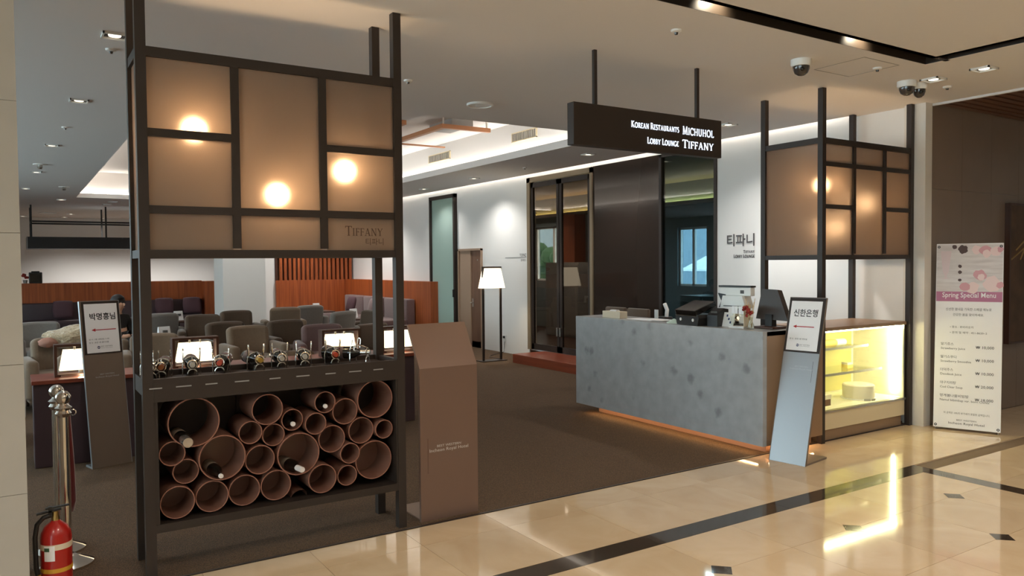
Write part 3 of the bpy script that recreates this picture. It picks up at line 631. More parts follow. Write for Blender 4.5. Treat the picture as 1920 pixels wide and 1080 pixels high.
# pipes: (x, z, radius, y of the front end)
pipes = [(0.776, 0.78, 0.13), (0.669, 0.626, 0.065), (0.735, 0.521, 0.066), (0.688, 0.370, 0.086), (0.862, 0.370, 0.085), (1.033, 0.371, 0.085), (0.916, 0.573, 0.122), (1.068, 0.687, 0.064), (1.196, 0.656, 0.063), (1.159, 0.806, 0.086), (1.117, 0.53, 0.081), (1.303, 0.728, 0.062), (1.43, 0.695, 0.063), (1.491, 0.810, 0.063), (1.615, 0.742, 0.077), (1.794, 0.799, 0.113), (1.528, 0.593, 0.080), (1.713, 0.617, 0.079), (1.849, 0.612, 0.057), (1.332, 0.532, 0.121), (1.205, 0.371, 0.085), (1.633, 0.496, 0.061), (1.618, 0.365, 0.061), (1.790, 0.430, 0.116), (1.465, 0.372, 0.084)]
words_ = {0: 'widest brown pipe, top left corner of the wine cabinet', 1: 'small brown pipe cut off by the left side of the cabinet', 2: 'small brown pipe under the widest top left pipe and left of a bottle pipe',
 3: 'medium brown pipe in the bottom left corner of the cabinet', 4: 'medium brown pipe, second from left in the bottom row', 5: 'medium brown pipe, third from left in the bottom row',
 6: 'wide brown pipe holding a dark bottle with thin pale cork, left of middle', 7: 'small brown pipe, left one of two under the raised middle pipe', 8: 'small brown pipe, right one of two under the raised middle pipe',
 9: 'raised medium brown pipe with open dark back, upper middle left', 10: 'medium brown pipe between the two wide pipes that hold bottles', 11: 'small brown pipe with bottle neck disc, right of the raised middle pipe',
 12: 'small brown pipe between two pipes at mid height, above the right bottle pipe', 13: 'topmost small brown pipe holding a bottle with pale cap', 14: 'medium brown pipe touching the big top right pipe on its left',
 15: 'big brown pipe with open back, top right corner of cabinet', 16: 'medium brown pipe right above a small pipe, right of the bottle pipe', 17: 'medium brown pipe directly below the big top right pipe',
 18: 'smallest brown pipe at the right edge of the cabinet', 19: 'wide brown pipe holding a bottle with white capsule, right of middle', 20: 'medium brown pipe, fourth from left in the bottom row',
 21: 'small brown pipe left of the big bottom right pipe, upper of two', 22: 'small brown pipe left of the big bottom right pipe, lower of two', 23: 'big brown pipe in the bottom right corner of the cabinet', 24: 'medium brown pipe, last one in the bottom row before the small ones'}
for i, (x, z, r) in enumerate(pipes):
    y0 = 4.315 + (0.012 * ((i * 7) % 3))
    q = thing('storage_pipe', words_[i], 'pipe', (x, y0, z), 0, 'brown pipes in the wine cabinet')
    ln = 4.592 - y0
    RX = Matrix.Rotation(-PI / 2, 4, 'X')
    wl_ = 0.006 if r > 0.1 else 0.005
    obj('tube', MB().ring(r - 0.001, r - wl_, 0.004, ln, 40, RX), M['pipe'], q, True)
    if i not in (0, 9, 15): obj('end_cap', MB().lathe([(r - wl_ - 0.0005, ln - 0.05), (r - wl_ - 0.0005, ln - 0.045)], 32, RX), M['pipe'], q)
    obj('rim', MB().ring(r - 0.0005, r - wl_ - 0.0005, 0.0, 0.004, 40, RX), M['pipe_rim'], q, True)
# a short cut-off pipe lying crosswise beside the bottom row
q = thing('pipe_offcut', 'cut-off brown pipe piece with a curved notch, lying in the bottom row', 'pipe', (1.34, 4.36, 0.324))
mbp = bmesh.new(); n = 16; rows = []
for j in range(6):
    rows.append([mbp.verts.new((0.045 * math.cos(PI * i / n) * (1 if j else 1), 0.2 * j / 5 - (0.035 * math.sin(PI * i / n) if j == 0 else 0), 0.045 * math.sin(PI * i / n) - 0.044)) for i in range(n + 1)])
for a, b in zip(rows, rows[1:]):
    for i in range(n): mbp.faces.new((a[i], a[i + 1], b[i + 1], b[i]))
bmesh.ops.solidify(mbp, geom=mbp.faces[:], thickness=0.004)
mm = MB(); mm._merge(mbp); obj('shell', mm, M['pipe'], q, True)

# --- bottles
def bottle(label, loc, direction, foil, cat='bottle', group=None, r=0.037, name='wine_bottle', glassm=None, capw=0.0148, neck=0.0):
    q = thing(name, label, cat, loc, 0, group)
    q.rotation_euler = Vector(direction).to_track_quat('Z', 'Y').to_euler()
    obj('glass_body', MB().lathe([(r * 0.6, 0.0), (r, 0.006), (r, 0.185), (r * 0.9, 0.205), (r * 0.55, 0.228), (0.0142, 0.245), (0.0135, 0.29)], 24), glassm or M['bottle_glass'], q, True)
    obj('paper_label', MB().ring(r + 0.0006, r - 0.0005, 0.05, 0.14, 24), M['bottle_label' if group is None else 'print_dark'], q, True)
    obj('capsule', MB().lathe([(capw, 0.235 + neck), (capw, 0.30), (capw * 0.92, 0.303)], 20), foil, q, True)
    return q
holder_cols = [('foil_white', 'pale'), ('foil_copper', 'copper'), ('foil_silver', 'silver'), ('foil_red', 'orange red'), ('foil_gold', 'gold'), ('foil_silver', 'silver'), ('foil_silver', 'silver'), ('foil_red', 'red'), ('foil_silver', 'dark ringed')]
hx = [0.585, 0.635, 0.79, 0.928, 1.145, 1.268, 1.402, 1.585, 1.79]
order = ['half behind the left post', 'second from the left', 'before the first lamp', 'right of the first lamp', 'fifth from the left', 'sixth from the left', 'left of the second lamp', 'before the second lamp', 'turned sideways at right end']
for i, x in enumerate(hx):
    tw = -[0.10, 0.22, 0.14, 0.34, 0.0, 0.16, 0.24, 0.16, -0.85][i]
    # holder stands on the shelf
    hd = thing('bottle_holder', 'chrome wire bottle holder with two tall loops, ' + order[i], 'wine holder', (x, 4.40, ZS), tw * 0.9, 'wire bottle holders on the shelf')
    rr = 0.0034
    def loop(cx, cz, rad, y, n=20, a0=0, a1=360): return [(cx + rad * math.cos(math.radians(a0 + (a1 - a0) * k / n)), y, cz + rad * math.sin(math.radians(a0 + (a1 - a0) * k / n))) for k in range(n + (0 if a1 - a0 == 360 else 1))]
    obj('neck_ring', MB().tube(loop(0, 0.075, 0.0235, 0.005), rr, 6, closed=True), M['chrome'], hd, True)
    obj('cradle', MB().tube([(-0.046, 0.10, 0.003)] + loop(0, 0.062, 0.045, 0.10, 14, 180, 0) + [(0.046, 0.10, 0.003)], rr, 6).tube([(0, 0.005, 0.1), (0, 0.05, 0.113), (0, 0.10, 0.106)], rr, 6).tube([(0, 0.10, 0.107), (0.02, 0.16, 0.09), (0.03, 0.2, 0.05), (0.02, 0.21, 0.003)], rr, 6), M['chrome'], hd, True)
    obj('front_leg', MB().tube([(-0.026, 0.005, 0.003)] + loop(0, 0.026, 0.024, 0.005, 10, 180, 0) + [(0.026, 0.005, 0.003)], rr, 6), M['chrome'], hd, True)
    for s in (-1, 1):
        obj('ear_loop', MB().tube([(s * 0.040, 0.075, 0.088), (s * 0.043, 0.07, 0.135)] + [(s * 0.043, 0.078 - 0.008 * math.cos(PI * k / 6), 0.142 + 0.012 * math.sin(PI * k / 6)) for k in range(7)] + [(s * 0.043, 0.086, 0.135), (s * 0.042, 0.10, 0.09)], rr, 6), M['chrome'], hd, True)
    dv = Vector((math.sin(tw), -math.cos(tw), 0.02))
    base = Vector((x, 4.40, ZS + 0.075)) - Vector((math.sin(tw * 0.9) * -0.0, 0, 0)) - dv * 0.288
    base = Vector((x, 4.40, ZS + 0.073)) - dv * 0.29
    bottle('dark bottle with ' + holder_cols[i][1] + ' cap in wire holder, ' + order[i], base, dv, M[holder_cols[i][0]], group='wine bottles on the shelf')
# bottles lying in the pipes
bottle('bottle with silver foil lying in the widest top left pipe', (0.72, 4.56, 0.688), (0.05, -1, 0.0), M['foil_silver'], r=0.036, capw=0.027, neck=-0.04)
bottle('dark bottle with thin pale cork in the wide left pipe', (0.885, 4.58, 0.489), (0.05, -1, -0.02), M['foil_white'], r=0.035, capw=0.0125, neck=0.045)
bottle('dark bottle with long white capsule in the wide right pipe', (1.29, 4.58, 0.450), (0.16, -1, 0.0), M['foil_white'], r=0.035, capw=0.0165, neck=-0.005)
bottle('bottle with pale cap inside the small pipe right of the raised pipe', (1.296, 4.60, 0.705), (0, -1, 0.02), M['foil_white'], r=0.034, capw=0.0135, neck=0.05)
bottle('bottle with pale cap inside the topmost small pipe', (1.484, 4.60, 0.786), (0, -1, 0.02), M['foil_white'], r=0.034, capw=0.0125, neck=0.05)

# --- right divider with the frosted cube
XL2, XR2, YF2, YB2 = 5.90, 7.312, 4.195, 4.855
t = thing('divider_rack', 'tall dark metal divider with frosted cube over the lit cake display case, right', 'room divider', (XL2, YF2, 0))
W2, D2 = XR2 - XL2, YB2 - YF2
for x, y in ((0, 0), (W2 - B, 0), (0, D2 - B), (W2 - B, D2 - B)): frame_bar('post', x, x + B, y, y + B, 0.0, Z - 0.001, t)
ZT2, ZB2 = 2.675, 1.615
for z0, z1 in ((ZT2 - B, ZT2), (ZB2, ZB2 + B - 0.01)):
    for y in (0.004, D2 - B + 0.004): frame_bar('rail', B, W2 - B, y, y + B - 0.008, z0, z1, t)
    for x in (0.004, W2 - B + 0.004): frame_bar('rail', x, x + B - 0.008, B, D2 - B, z0, z1, t)
v2 = [6.375 - XL2, 6.847 - XL2]
for v in v2: frame_bar('mullion', v - 0.02, v + 0.02, 0.006, 0.042, ZB2 + B, ZT2 - B, t)
cx2 = [(B, v2[0] - 0.02), (v2[0] + 0.02, v2[1] - 0.02), (v2[1] + 0.02, W2 - B)]
for a, b in cx2: frame_bar('mullion', a, b, 0.006, 0.042, 2.43, 2.468, t)
frame_bar('mullion', cx2[0][0], cx2[0][1], 0.006, 0.042, 2.06, 2.098, t)
frame_bar('mullion', cx2[2][0], cx2[2][1], 0.006, 0.042, 2.06, 2.098, t)
zz = ZB2 + B - 0.01
for (a, b), z0, z1 in [(c, 2.468, ZT2 - B) for c in cx2] + [(cx2[0], 2.098, 2.43), (cx2[0], zz, 2.06), (cx2[1], zz, 2.43), (cx2[2], 2.098, 2.43), (cx2[2], zz, 2.06)]:
    obj('frosted_pane', bx(a, b, P0, P1, z0, z1), M['frost'], t)
for x in (0.02, W2 - 0.028): obj('frosted_pane', bx(x, x + 0.008, B, D2 - B, zz, ZT2 - B), M['frost'], t)
obj('back_pane', bx(B, W2 - B, D2 - 0.03, D2 - 0.022, zz, ZT2 - B), M['frost'], t)
for x, y, z in ((6.12, 4.36, 2.285), (7.06, 4.6, 2.165), (6.63, 4.62, 1.92)): globe(t, x - XL2, y - YF2, z, ZT2 - B, 0.055)

# ================================================================== HANGING SIGN
t = thing('hanging_sign', 'dark box sign with backlit white restaurant lettering hanging from ceiling', 'sign', (3.255, 4.262, 0))
obj('box', bx(0, 1.46, 0, 0.075, 2.42, 2.712, None, 0.003), M['black_metal'], t)
for x in (3.47, 4.481): obj('hanger_rod', bx(x - 3.255 - 0.013, x - 3.255 + 0.013, 0.024, 0.05, 2.712, Z - 0.001), M['black_metal'], t)
sg = M['sign_glow']
roman(t, 'Korean Restaurants', FRONT(3.774 - 3.255, -0.002, 2.582), sg, 0.046, 0.48, 0.8, K=0.19, k=0.11)
roman(t, 'Michuhol', FRONT(4.287 - 3.255, -0.002, 2.572), sg, 0.062, 0.342, 0.86, K=0.17, k=0.10)
roman(t, 'Lobby Lounge', FRONT(3.929 - 3.255, -0.002, 2.476), sg, 0.046, 0.32, 0.8, K=0.2, k=0.12)
roman(t, 'Tiffany', FRONT(4.287 - 3.255, -0.002, 2.47), sg, 0.062, 0.34, 0.86, K=0.17, k=0.10)

# wall lettering
t = thing('wall_lettering', 'dark raised lounge name letters on the white wall behind the counter', 'sign', (7.398, 6.592, 1.60))
text(t, '티파니', WALLX(-0.004, 0.0, 0.19), M['grey_ink'], height=0.15, width=0.42, align='LEFT', ext=0.004, bold=0.02)
roman(t, 'Tiffany', WALLX(-0.002, -0.25, 0.105), M['ink'], 0.036, 0.17, 0.85, K=0.2, k=0.12)
roman(t, 'Lobby Lounge', WALLX(-0.002, -0.10, 0.050), M['ink'], 0.040, 0.32, 0.85, K=0.2, k=0.12)
t = thing('room_name_sign', 'small black room name with underline on white wall beside glass door', 'sign', (7.398, 11.718, 1.67))
text(t, 'TOPAZ', WALLX(-0.002, -0.47, 0.055), M['ink'], height=0.05, width=0.2, align='LEFT')
obj('underline', bx(-0.004, -0.001, -0.67, 0, 0.036, 0.043), M['grey_ink'], t)
text(t, '토파즈', WALLX(-0.002, -0.50, -0.03), M['ink'], height=0.045, width=0.15, align='LEFT')

# ================================================================== FLOOR SIGNS
def frame_m(u, v, o=(0, 0, 0)):
    u = Vector(u).normalized(); v = Vector(v).normalized(); n = u.cross(v)
    m = Matrix((u, v, n)).transposed().to_4x4(); m.translation = o; return m
def arrow(parent, m, x0, x1, y, mt):
    obj('arrow', MB().prism([(x0, y), (x0 + 0.03, y + 0.013), (x0 + 0.03, y - 0.013)], 0.0002, 0.0008, 2, m).box(x0 + 0.028, x1, y - 0.0035, y + 0.0035, 0.0002, 0.0008, m), mt, parent)
def logo(parent, m, x, y, s=1.0):
    obj('logo', MB().lathe([(0.0125 * s, 0.0002), (0.0125 * s, 0.0008)], 24, m @ Matrix.Translation((x, y, 0))), M['blue_ink'], parent)
    obj('logo_band', MB().box(x - 0.009 * s, x + 0.009 * s, y - 0.003 * s, y + 0.003 * s, 0.0008, 0.0011, m), M['paper'], parent)
# right one: slab leaning back, facing the entrance
def leaning_sign(label, base, ang, w, lean, h, body, back, plate_d):
    t = thing('sign_stand', label, 'sign', base, ang)
    L = math.hypot(lean, h); m = frame_m((1, 0, 0), (0, lean, h))
    obj('slab', bx(0, w, 0.0, L, -0.016, 0.0, m, 0.002), body, t)
    obj('edge_trim', MB().box(-0.003, 0.0, 0, L, -0.018, 0.002, m).box(w, w + 0.003, 0, L, -0.018, 0.002, m).box(-0.003, w + 0.003, L, L + 0.003, -0.018, 0.002, m), back, t)
    obj('base_plate', bx(0, w, 0.012, plate_d, 0, 0.016), back, t)
    obj('back_strut', MB().tube([(w / 2, plate_d - 0.03, 0.01), (w / 2, lean * 0.45 + 0.012, h * 0.45)], 0.008), back, t)
    return t, m, L
t, m, L = leaning_sign('silver leaning sign stand with bank name poster before the stone counter', (5.093, 4.103, 0.0), math.atan2(-0.302, 0.049), 0.306, 0.345, 1.302, M['sign_silver'], M['sign_brown'], 0.36)
obj('poster_frame', bx(0.0, 0.306, L - 0.455, L - 0.004, 0.0, 0.004, m), M['black_metal'], t)
pp = obj('poster', bx(0.018, 0.282, L - 0.44, L - 0.03, 0.004, 0.005, m), M['paper'], t)
m2 = m @ Matrix.Translation((0, 0, 0.005))
text(t, '신한은행', m2 @ Matrix.Translation((0.15, L - 0.16, 0)), M['ink'], height=0.062, width=0.205, bold=0.015)
arrow(t, m2, 0.055, 0.235, L - 0.243, M['red_ink'])
text(t, '장 소 : 본관 3층 회의실', m2 @ Matrix.Translation((0.04, L - 0.352, 0)), M['ink'], height=0.014, width=0.15, align='LEFT')
logo(t, m2, 0.115, L - 0.397, 0.9); text(t, 'BEST WESTERN', m2 @ Matrix.Translation((0.132, L - 0.396, 0)), M['grey_ink'], height=0.007, width=0.085, align='LEFT'); text(t, 'Incheon Royal Hotel', m2 @ Matrix.Translation((0.132, L - 0.407, 0)), M['grey_ink'], height=0.006, width=0.085, align='LEFT')
text(t, 'BEST WESTERN', m @ Matrix.Translation((0.17, L - 0.575, 0)), M['pale_ink'], height=0.012, width=0.11)
text(t, 'Incheon Royal Hotel', m @ Matrix.Translation((0.17, L - 0.60, 0)), M['pale_ink'], height=0.018, width=0.19)
obj('groove', bx(0.262, 0.264, L - 0.69, L - 0.52, 0, 0.0006, m), M['black_metal'], t)
# left one, inside the lounge behind the rack
t, m, L = leaning_sign('greyish brown leaning sign stand with guest name poster left of the wine rack', (0.484, 6.904, 0.003), math.atan2(0.3, 0.95), 0.305, 0.185, 1.322, M['sign_brown'], M['sign_silver'], 0.13)
obj('poster_frame', bx(0.012, 0.302, L - 0.43, L - 0.004, 0.0, 0.004, m), M['black_metal'], t)
obj('poster', bx(0.03, 0.286, L - 0.42, L - 0.022, 0.004, 0.005, m), M['paper'], t)
m2 = m @ Matrix.Translation((0, 0, 0.005))
text(t, '박명흥님', m2 @ Matrix.Translation((0.168, L - 0.155, 0)), M['ink'], height=0.058, width=0.20, bold=0.02)
arrow(t, m2, 0.075, 0.265, L - 0.235, M['red_ink'])
text(t, '일 시 : 3월 18일(일) 11:00', m2 @ Matrix.Translation((0.05, L - 0.318, 0)), M['ink'], height=0.014, width=0.155, align='LEFT')
text(t, '장 소 : 본관 1층 몰디브홀', m2 @ Matrix.Translation((0.05, L - 0.343, 0)), M['ink'], height=0.014, width=0.15, align='LEFT')
logo(t, m2, 0.12, L - 0.377, 0.9); text(t, 'BEST WESTERN', m2 @ Matrix.Translation((0.136, L - 0.374, 0)), M['grey_ink'], height=0.008, width=0.09, align='LEFT'); text(t, 'Incheon Royal Hotel', m2 @ Matrix.Translation((0.136, L - 0.386, 0)), M['grey_ink'], height=0.006, width=0.09, align='LEFT')
text(t, 'BEST WESTERN', m @ Matrix.Translation((0.17, L - 0.60, 0)), M['pale_ink'], height=0.011, width=0.11)
text(t, 'Incheon Royal Hotel', m @ Matrix.Translation((0.17, L - 0.625, 0)), M['pale_ink'], height=0.016, width=0.18)
# bent lectern-like sign beside the rack
t = thing('lectern_sign', 'brown metal lectern sign with slanted top standing right of the wine rack', 'sign', (2.082, 4.30, 0))
obj('front_panel', bx(0, 0.408, 0, 0.022, 0.0, 0.957), M['kiosk'], t)
obj('slanted_top', MB().prism([(0.0, 0.957), (0.16, 1.222), (0.178, 1.216), (0.022, 0.957)], 0.0, 0.408, 0), M['kiosk'], t)
obj('base_plate', bx(0.012, 0.408, 0.022, 0.37, 0, 0.010), M['kiosk'], t)
obj('back_strut', bx(0.18, 0.23, 0.15, 0.165, 0.01, 1.19), M['kiosk'], t)
text(t, 'BEST WESTERN', FRONT(0.20, -0.0008, 0.458), M['silver_ink'], height=0.014, width=0.17)
text(t, 'Incheon Royal Hotel', FRONT(0.20, -0.0008, 0.424), M['silver_ink'], height=0.026, width=0.275)
obj('groove', bx(0.05, 0.052, -0.0008, 0, 0.30, 0.52), M['wood_dark'], t)

# ================================================================== MENU BANNER
bw, lean, h = 0.545, 0.165, 1.755
t = thing('menu_banner', 'white spring menu banner with pink blossom photo on a metal stand', 'banner', (7.318, 3.995, 0.0), math.atan2(-0.5, 0.2))
L = math.hypot(lean, h); m = frame_m((1, 0, 0), (0, lean, h))
obj('sheet', bx(0, bw, 0.022, L, -0.002, 0, m), M['paper'], t)
obj('stand', MB().tube([(0.02, 0.01, 0.0), (0.02, lean + 0.008, h)], 0.006).tube([(bw - 0.02, 0.01, 0), (bw - 0.02, lean + 0.008, h)], 0.006).tube([(0.02, lean * 0.5 + 0.01, h / 2), (bw - 0.02, lean * 0.5 + 0.01, h / 2)], 0.005)
    .tube([(bw / 2, 0.42, 0.006), (bw / 2, lean * 0.5 + 0.015, h / 2)], 0.006).tube([(0.02, 0.01, 0.006), (bw / 2, 0.42, 0.006)], 0.006).tube([(bw - 0.02, 0.01, 0.006), (bw / 2, 0.42, 0.006)], 0.006), M['steel'], t)
for x in (0.02, bw - 0.02):
    for y in (0.045, L - 0.03): obj('eyelet', MB().ring(0.012, 0.005, 0.0002, 0.002, 16, m @ Matrix.Translation((x, y, 0))), M['black'], t)
ph = obj('photo_print', bx(0.004, bw - 0.004, L - 0.455, L - 0.006, 0.0001, 0.0006, m), M['print_wood'], t)
pm = m @ Matrix.Translation((0, 0, 0.0007))
def blob(x, y, r, mt, nm, sq=1.0, k=14, jit=0.18):
    pts = [(x + r * (1 + random.uniform(-jit, jit)) * math.cos(2 * PI * i / k), y + sq * r * (1 + random.uniform(-jit, jit)) * math.sin(2 * PI * i / k)) for i in range(k)]
    blob.z += 0.00006
    obj(nm, MB().prism(pts, blob.z, blob.z + 0.00005, 2, pm), mt, ph)
blob.z = 0.0
for x, y, r, mt in [(0.36, L - 0.30, 0.05, 'pink'), (0.46, L - 0.38, 0.07, 'pale_pink'), (0.30, L - 0.42, 0.055, 'pale_pink'), (0.52, L - 0.39, 0.03, 'pink'), (0.24, L - 0.41, 0.04, 'pink'), (0.37, L - 0.32, 0.03, 'pale_pink'),
                    (0.33, L - 0.06, 0.04, 'pale_pink'), (0.40, L - 0.05, 0.05, 'pink'), (0.41, L - 0.10, 0.035, 'pale_pink'), (0.48, L - 0.08, 0.045, 'pale_pink'), (0.52, L - 0.06, 0.025, 'pink'), (0.22, L - 0.025, 0.04, 'print_dark'), (0.15, L - 0.02, 0.02, 'print_dark'),
                    (0.197, L - 0.215, 0.016, 'print_dark'), (0.196, L - 0.27, 0.016, 'print_dark'), (0.197, L - 0.345, 0.014, 'print_dark')]:
    blob(x, min(y, L - 0.006 - r * 1.2), r, M[mt], 'printed_blossom' if mt != 'print_dark' else 'printed_berry')
obj('printed_glass', MB().prism([(0.035, L - 0.07), (0.125, L - 0.07), (0.105, L - 0.27), (0.09, L - 0.30), (0.09, L - 0.325), (0.115, L - 0.335), (0.045, L - 0.335), (0.07, L - 0.325), (0.07, L - 0.30), (0.055, L - 0.27)], 0.0012, 0.0013, 2, pm), M['milk'], ph)
obj('title_band', bx(0.004, bw - 0.004, L - 0.548, L - 0.455, 0.0001, 0.0008, m), M['mauve_ink'], t)
tm = lambda x, y: m @ Matrix.Translation((x, y, 0.0009))
text(t, 'Spring Special Menu', tm(bw / 2, L - 0.525), M['paper'], height=0.062, width=0.435, bold=0.008)
gi = M['grey_ink']
text(t, '신선한 봄내음 가득한 스페셜 메뉴로', tm(bw / 2, L - 0.635), gi, height=0.027, width=0.37)
text(t, '건강한 봄을 맞이하세요.', tm(bw / 2, L - 0.685), gi, height=0.025, width=0.25)
text(t, '• 장소 : 로비라운지', tm(0.125, L - 0.80), gi, height=0.022, width=0.19, align='LEFT')
text(t, '• 문의 및 예약 : 451-8620~2', tm(0.125, L - 0.852), gi, height=0.022, width=0.30, align='LEFT')
for i, (k_, e_, p_, wk, we) in enumerate([('딸기쥬스', 'Strawberry Juice', '₩ 10,000', 0.105, 0.20), ('딸기스무디', 'Strawberry Smoothie', '₩ 10,000', 0.13, 0.25), ('더덕주스', 'Deodeok Juice', '₩ 10,000', 0.105, 0.175), ('대구지리탕', 'Cod Clear Soup', '₩ 20,000', 0.13, 0.185), ('멍게봄나물비빔밥', 'Namul bibimbap var. born Chives', '₩ 18,000', 0.235, 0.40)]):
    y = L - 0.965 - 0.1215 * i
    text(t, k_, tm(0.052, y), gi, height=0.027, width=wk, align='LEFT'); text(t, e_, tm(0.052, y - 0.044), gi, height=0.026, width=we, align='LEFT')
    text(t, p_, tm(bw - 0.062, y - 0.025), M['ink'], height=0.030, width=0.145, align='RIGHT')
text(t, '위 금액은 10%의 부가세가 포함된 금액입니다.', tm(bw / 2, 0.155), gi, height=0.02, width=0.375)
text(t, 'BEST WESTERN', tm(bw / 2, 0.095), gi, height=0.014, width=0.16)
text(t, 'Incheon Royal Hotel', tm(bw / 2, 0.055), M['ink'], height=0.027, width=0.29)

# framed relief on the brown wall
t = thing('wall_art', 'brown relief picture with gold stems hanging on brown stone wall', 'picture', (9.55, 4.07, 0.70))
obj('canvas', bx(-0.65, 0.65, -0.01, 0.028, 0.02, 1.48), M['art'], t)
obj('picture_frame', MB().box(-0.68, -0.65, -0.025, 0.028, 0, 1.5).box(0.65, 0.68, -0.025, 0.028, 0, 1.5).box(-0.65, 0.65, -0.025, 0.028, 0, 0.02).box(-0.65, 0.65, -0.025, 0.028, 1.48, 1.5), M['wood_dark'], t)
for k in range(6): obj('gold_stem', MB().tube([(-0.62 + 0.1 * k, -0.012, 0.9 + 0.1 * (k % 2)), (-0.35 + 0.12 * k, -0.014, 1.02 + 0.14 * (k % 3))], 0.008), M['gold'], t)

#PART3
# ================================================================== RECEPTION COUNTER
t = thing('reception_counter', 'long grey stone reception counter with glowing recessed plinth', 'counter', (5.10, 4.172, 0))
obj('front_slab', bx(0.0, 0.05, 0, 2.49, 0.088, 1.03, None, 0.002), M['stone'], t)
obj('top_slab', bx(0.05, 0.42, 0, 2.49, 0.99, 1.03, None, 0.002), M['stone'], t)
obj('side_panel', bx(0.05, 0.78, 0.0, 0.03, 0.088, 1.027), M['bronze_panel'], t)
obj('far_panel', bx(0.05, 0.42, 2.44, 2.49, 0.088, 0.99), M['stone'], t)
obj('inner_panel', bx(0.39, 0.42, 0.03, 2.44, 0.088, 0.99), M['wood_dark'], t)
obj('base_board', bx(0.05, 0.78, 0.03, 2.44, 0.088, 0.11), M['wood_dark'], t)
obj('plinth', bx(0.16, 0.76, 0.10, 2.30, 0.004, 0.088), M['plinth'], t)
obj('led_strip', MB().box(0.053, 0.066, 0.1, 2.3, 0.080, 0.088).box(0.16, 0.74, 0.055, 0.07, 0.079, 0.088), M['led_plinth'], t)
t = thing('back_desk', 'brown inner desk behind the stone counter', 'desk', (6.35, 5.6, 0.003))
obj('desk_top', bx(-0.33, 0.45, 0, 1.75, 0.85, 0.89, None, 0.004), M['wood_dark'], t)
for y in (0.0, 1.71): obj('side_panel', bx(-0.3, 0.42, y, y + 0.04, 0, 0.85), M['wood_dark'], t)
obj('modesty_panel', bx(0.38, 0.42, 0.04, 1.71, 0.2, 0.85), M['wood_dark'], t)
for k, (y, lb) in enumerate(((8.08, 'brown padded chair back behind the counter, left of two'), (7.63, 'brown padded chair back behind the counter, right of two'))):
    c_ = thing('desk_chair', lb, 'chair', (6.85, y - 0.03, 0.003), 0, 'chairs behind the counter')
    obj('backrest', bx(-0.03, 0.03, -0.2, 0.2, 0.6, 1.0, None, 0.02), M['brown_fab'], c_, True)
    obj('seat', bx(0.03, 0.45, -0.2, 0.2, 0.40, 0.47, None, 0.02), M['brown_fab'], c_, True)
    for x, y_ in ((0.0, -0.17), (0.0, 0.17), (0.42, -0.17), (0.42, 0.17)): obj('leg', MB().tube([(x, y_, 0.0), (x, y_, 0.6 if x < 0.1 else 0.42)], 0.014), M['black_metal'], c_)
ZC = 1.03
q = thing('tissue_box', 'cream paper box at the far left end of the counter top', 'box', (5.24, 6.18, ZC)); obj('body', bx(-0.05, 0.05, -0.14, 0.14, 0, 0.07, None, 0.003), M['cream_paper'], q); obj('paper_tissue', MB().prism([(-0.03, 0.0705), (0.03, 0.0705), (0.012, 0.085), (-0.016, 0.083)], -0.05, 0.05, 1), M['white'], q)
tag(obj('paper_sheets', MB().box(5.22, 5.40, 5.62, 5.98, ZC, ZC + 0.004).box(5.25, 5.42, 5.5, 5.8, ZC + 0.004, ZC + 0.008), M['paper']), 'flat white papers lying on the counter beside the cream box', 'papers')
q = thing('folded_cloth', 'pale mint folded cloth on counter left of card terminal', 'cloth', (5.22, 5.30, ZC)); obj('cloth', MB().lathe([(0.075, 0), (0.06, 0.012), (0.03, 0.028), (0.006, 0.04)], 6), mat('pale_mint_cloth', (206, 226, 212), 0.8), q)
q = thing('phone', 'white desk phone handset behind the counter before the dark panel', 'phone', (6.35, 6.62, 0.893)); obj('base', bx(-0.08, 0.08, -0.07, 0.07, 0, 0.08, None, 0.008), M['black'], q)
obj('handset', MB().tube([(0.0, -0.05, 0.08), (0, -0.06, 0.16), (0, -0.02, 0.23)], 0.022), M['white'], q, True); obj('keypad', bx(-0.085, -0.078, 0.0, 0.06, 0.03, 0.16), M['white'], q)
# card terminal / receipt printer
q = thing('receipt_printer', 'black receipt printer with slanted lid on the counter', 'printer', (5.24, 5.03, ZC), -0.15)
obj('body', MB().prism([(-0.15, 0), (0.15, 0), (0.17, 0.06), (0.17, 0.10), (-0.16, 0.10), (-0.17, 0.07)], -0.11, 0.10, 0), M['black'], q)
obj('lid', MB().box(-0.12, 0.12, -0.16, 0.14, 0, 0.05, Matrix.Translation((0.0, 0.02, 0.13)) @ Matrix.Rotation(-0.35, 4, 'Y'), 0.006), M['gloss_black'], q)
obj('lid_rim', MB().box(-0.125, -0.115, -0.16, 0.14, 0, 0.006, Matrix.Translation((0.0, 0.02, 0.125)) @ Matrix.Rotation(-0.35, 4, 'Y')), M['steel'], q)
for y in (-0.09, 0.09): obj('button', MB().lathe([(0.014, 0), (0.014, 0.006)], 14, Matrix.Translation((-0.11, y, 0.05)) @ Matrix.Rotation(-PI / 2, 4, 'Y')), M['white'], q)
q = thing('card_terminal', 'small black card terminal between the printer and white card holder', 'terminal', (5.26, 4.80, ZC), 0.1)
obj('body', MB().prism([(-0.07, 0), (0.09, 0), (0.09, 0.15), (0.02, 0.16), (-0.07, 0.10)], -0.05, 0.06, 1), M['black'], q); obj('screen', bx(-0.045, -0.04, -0.03, 0.04, 0.11, 0.135), M['gloss_black'], q)
q = thing('card_holder', 'white leaning leaflet holder beside the card terminal', 'holder', (5.27, 4.70, ZC), 0.15)
obj('card', MB().box(-0.003, 0.003, -0.06, 0.05, 0, 0.13, Matrix.Rotation(0.3, 4, 'Y')), M['white'], q); obj('stand', MB().box(0.0, 0.05, -0.02, 0.02, 0, 0.008), M['clear'], q)
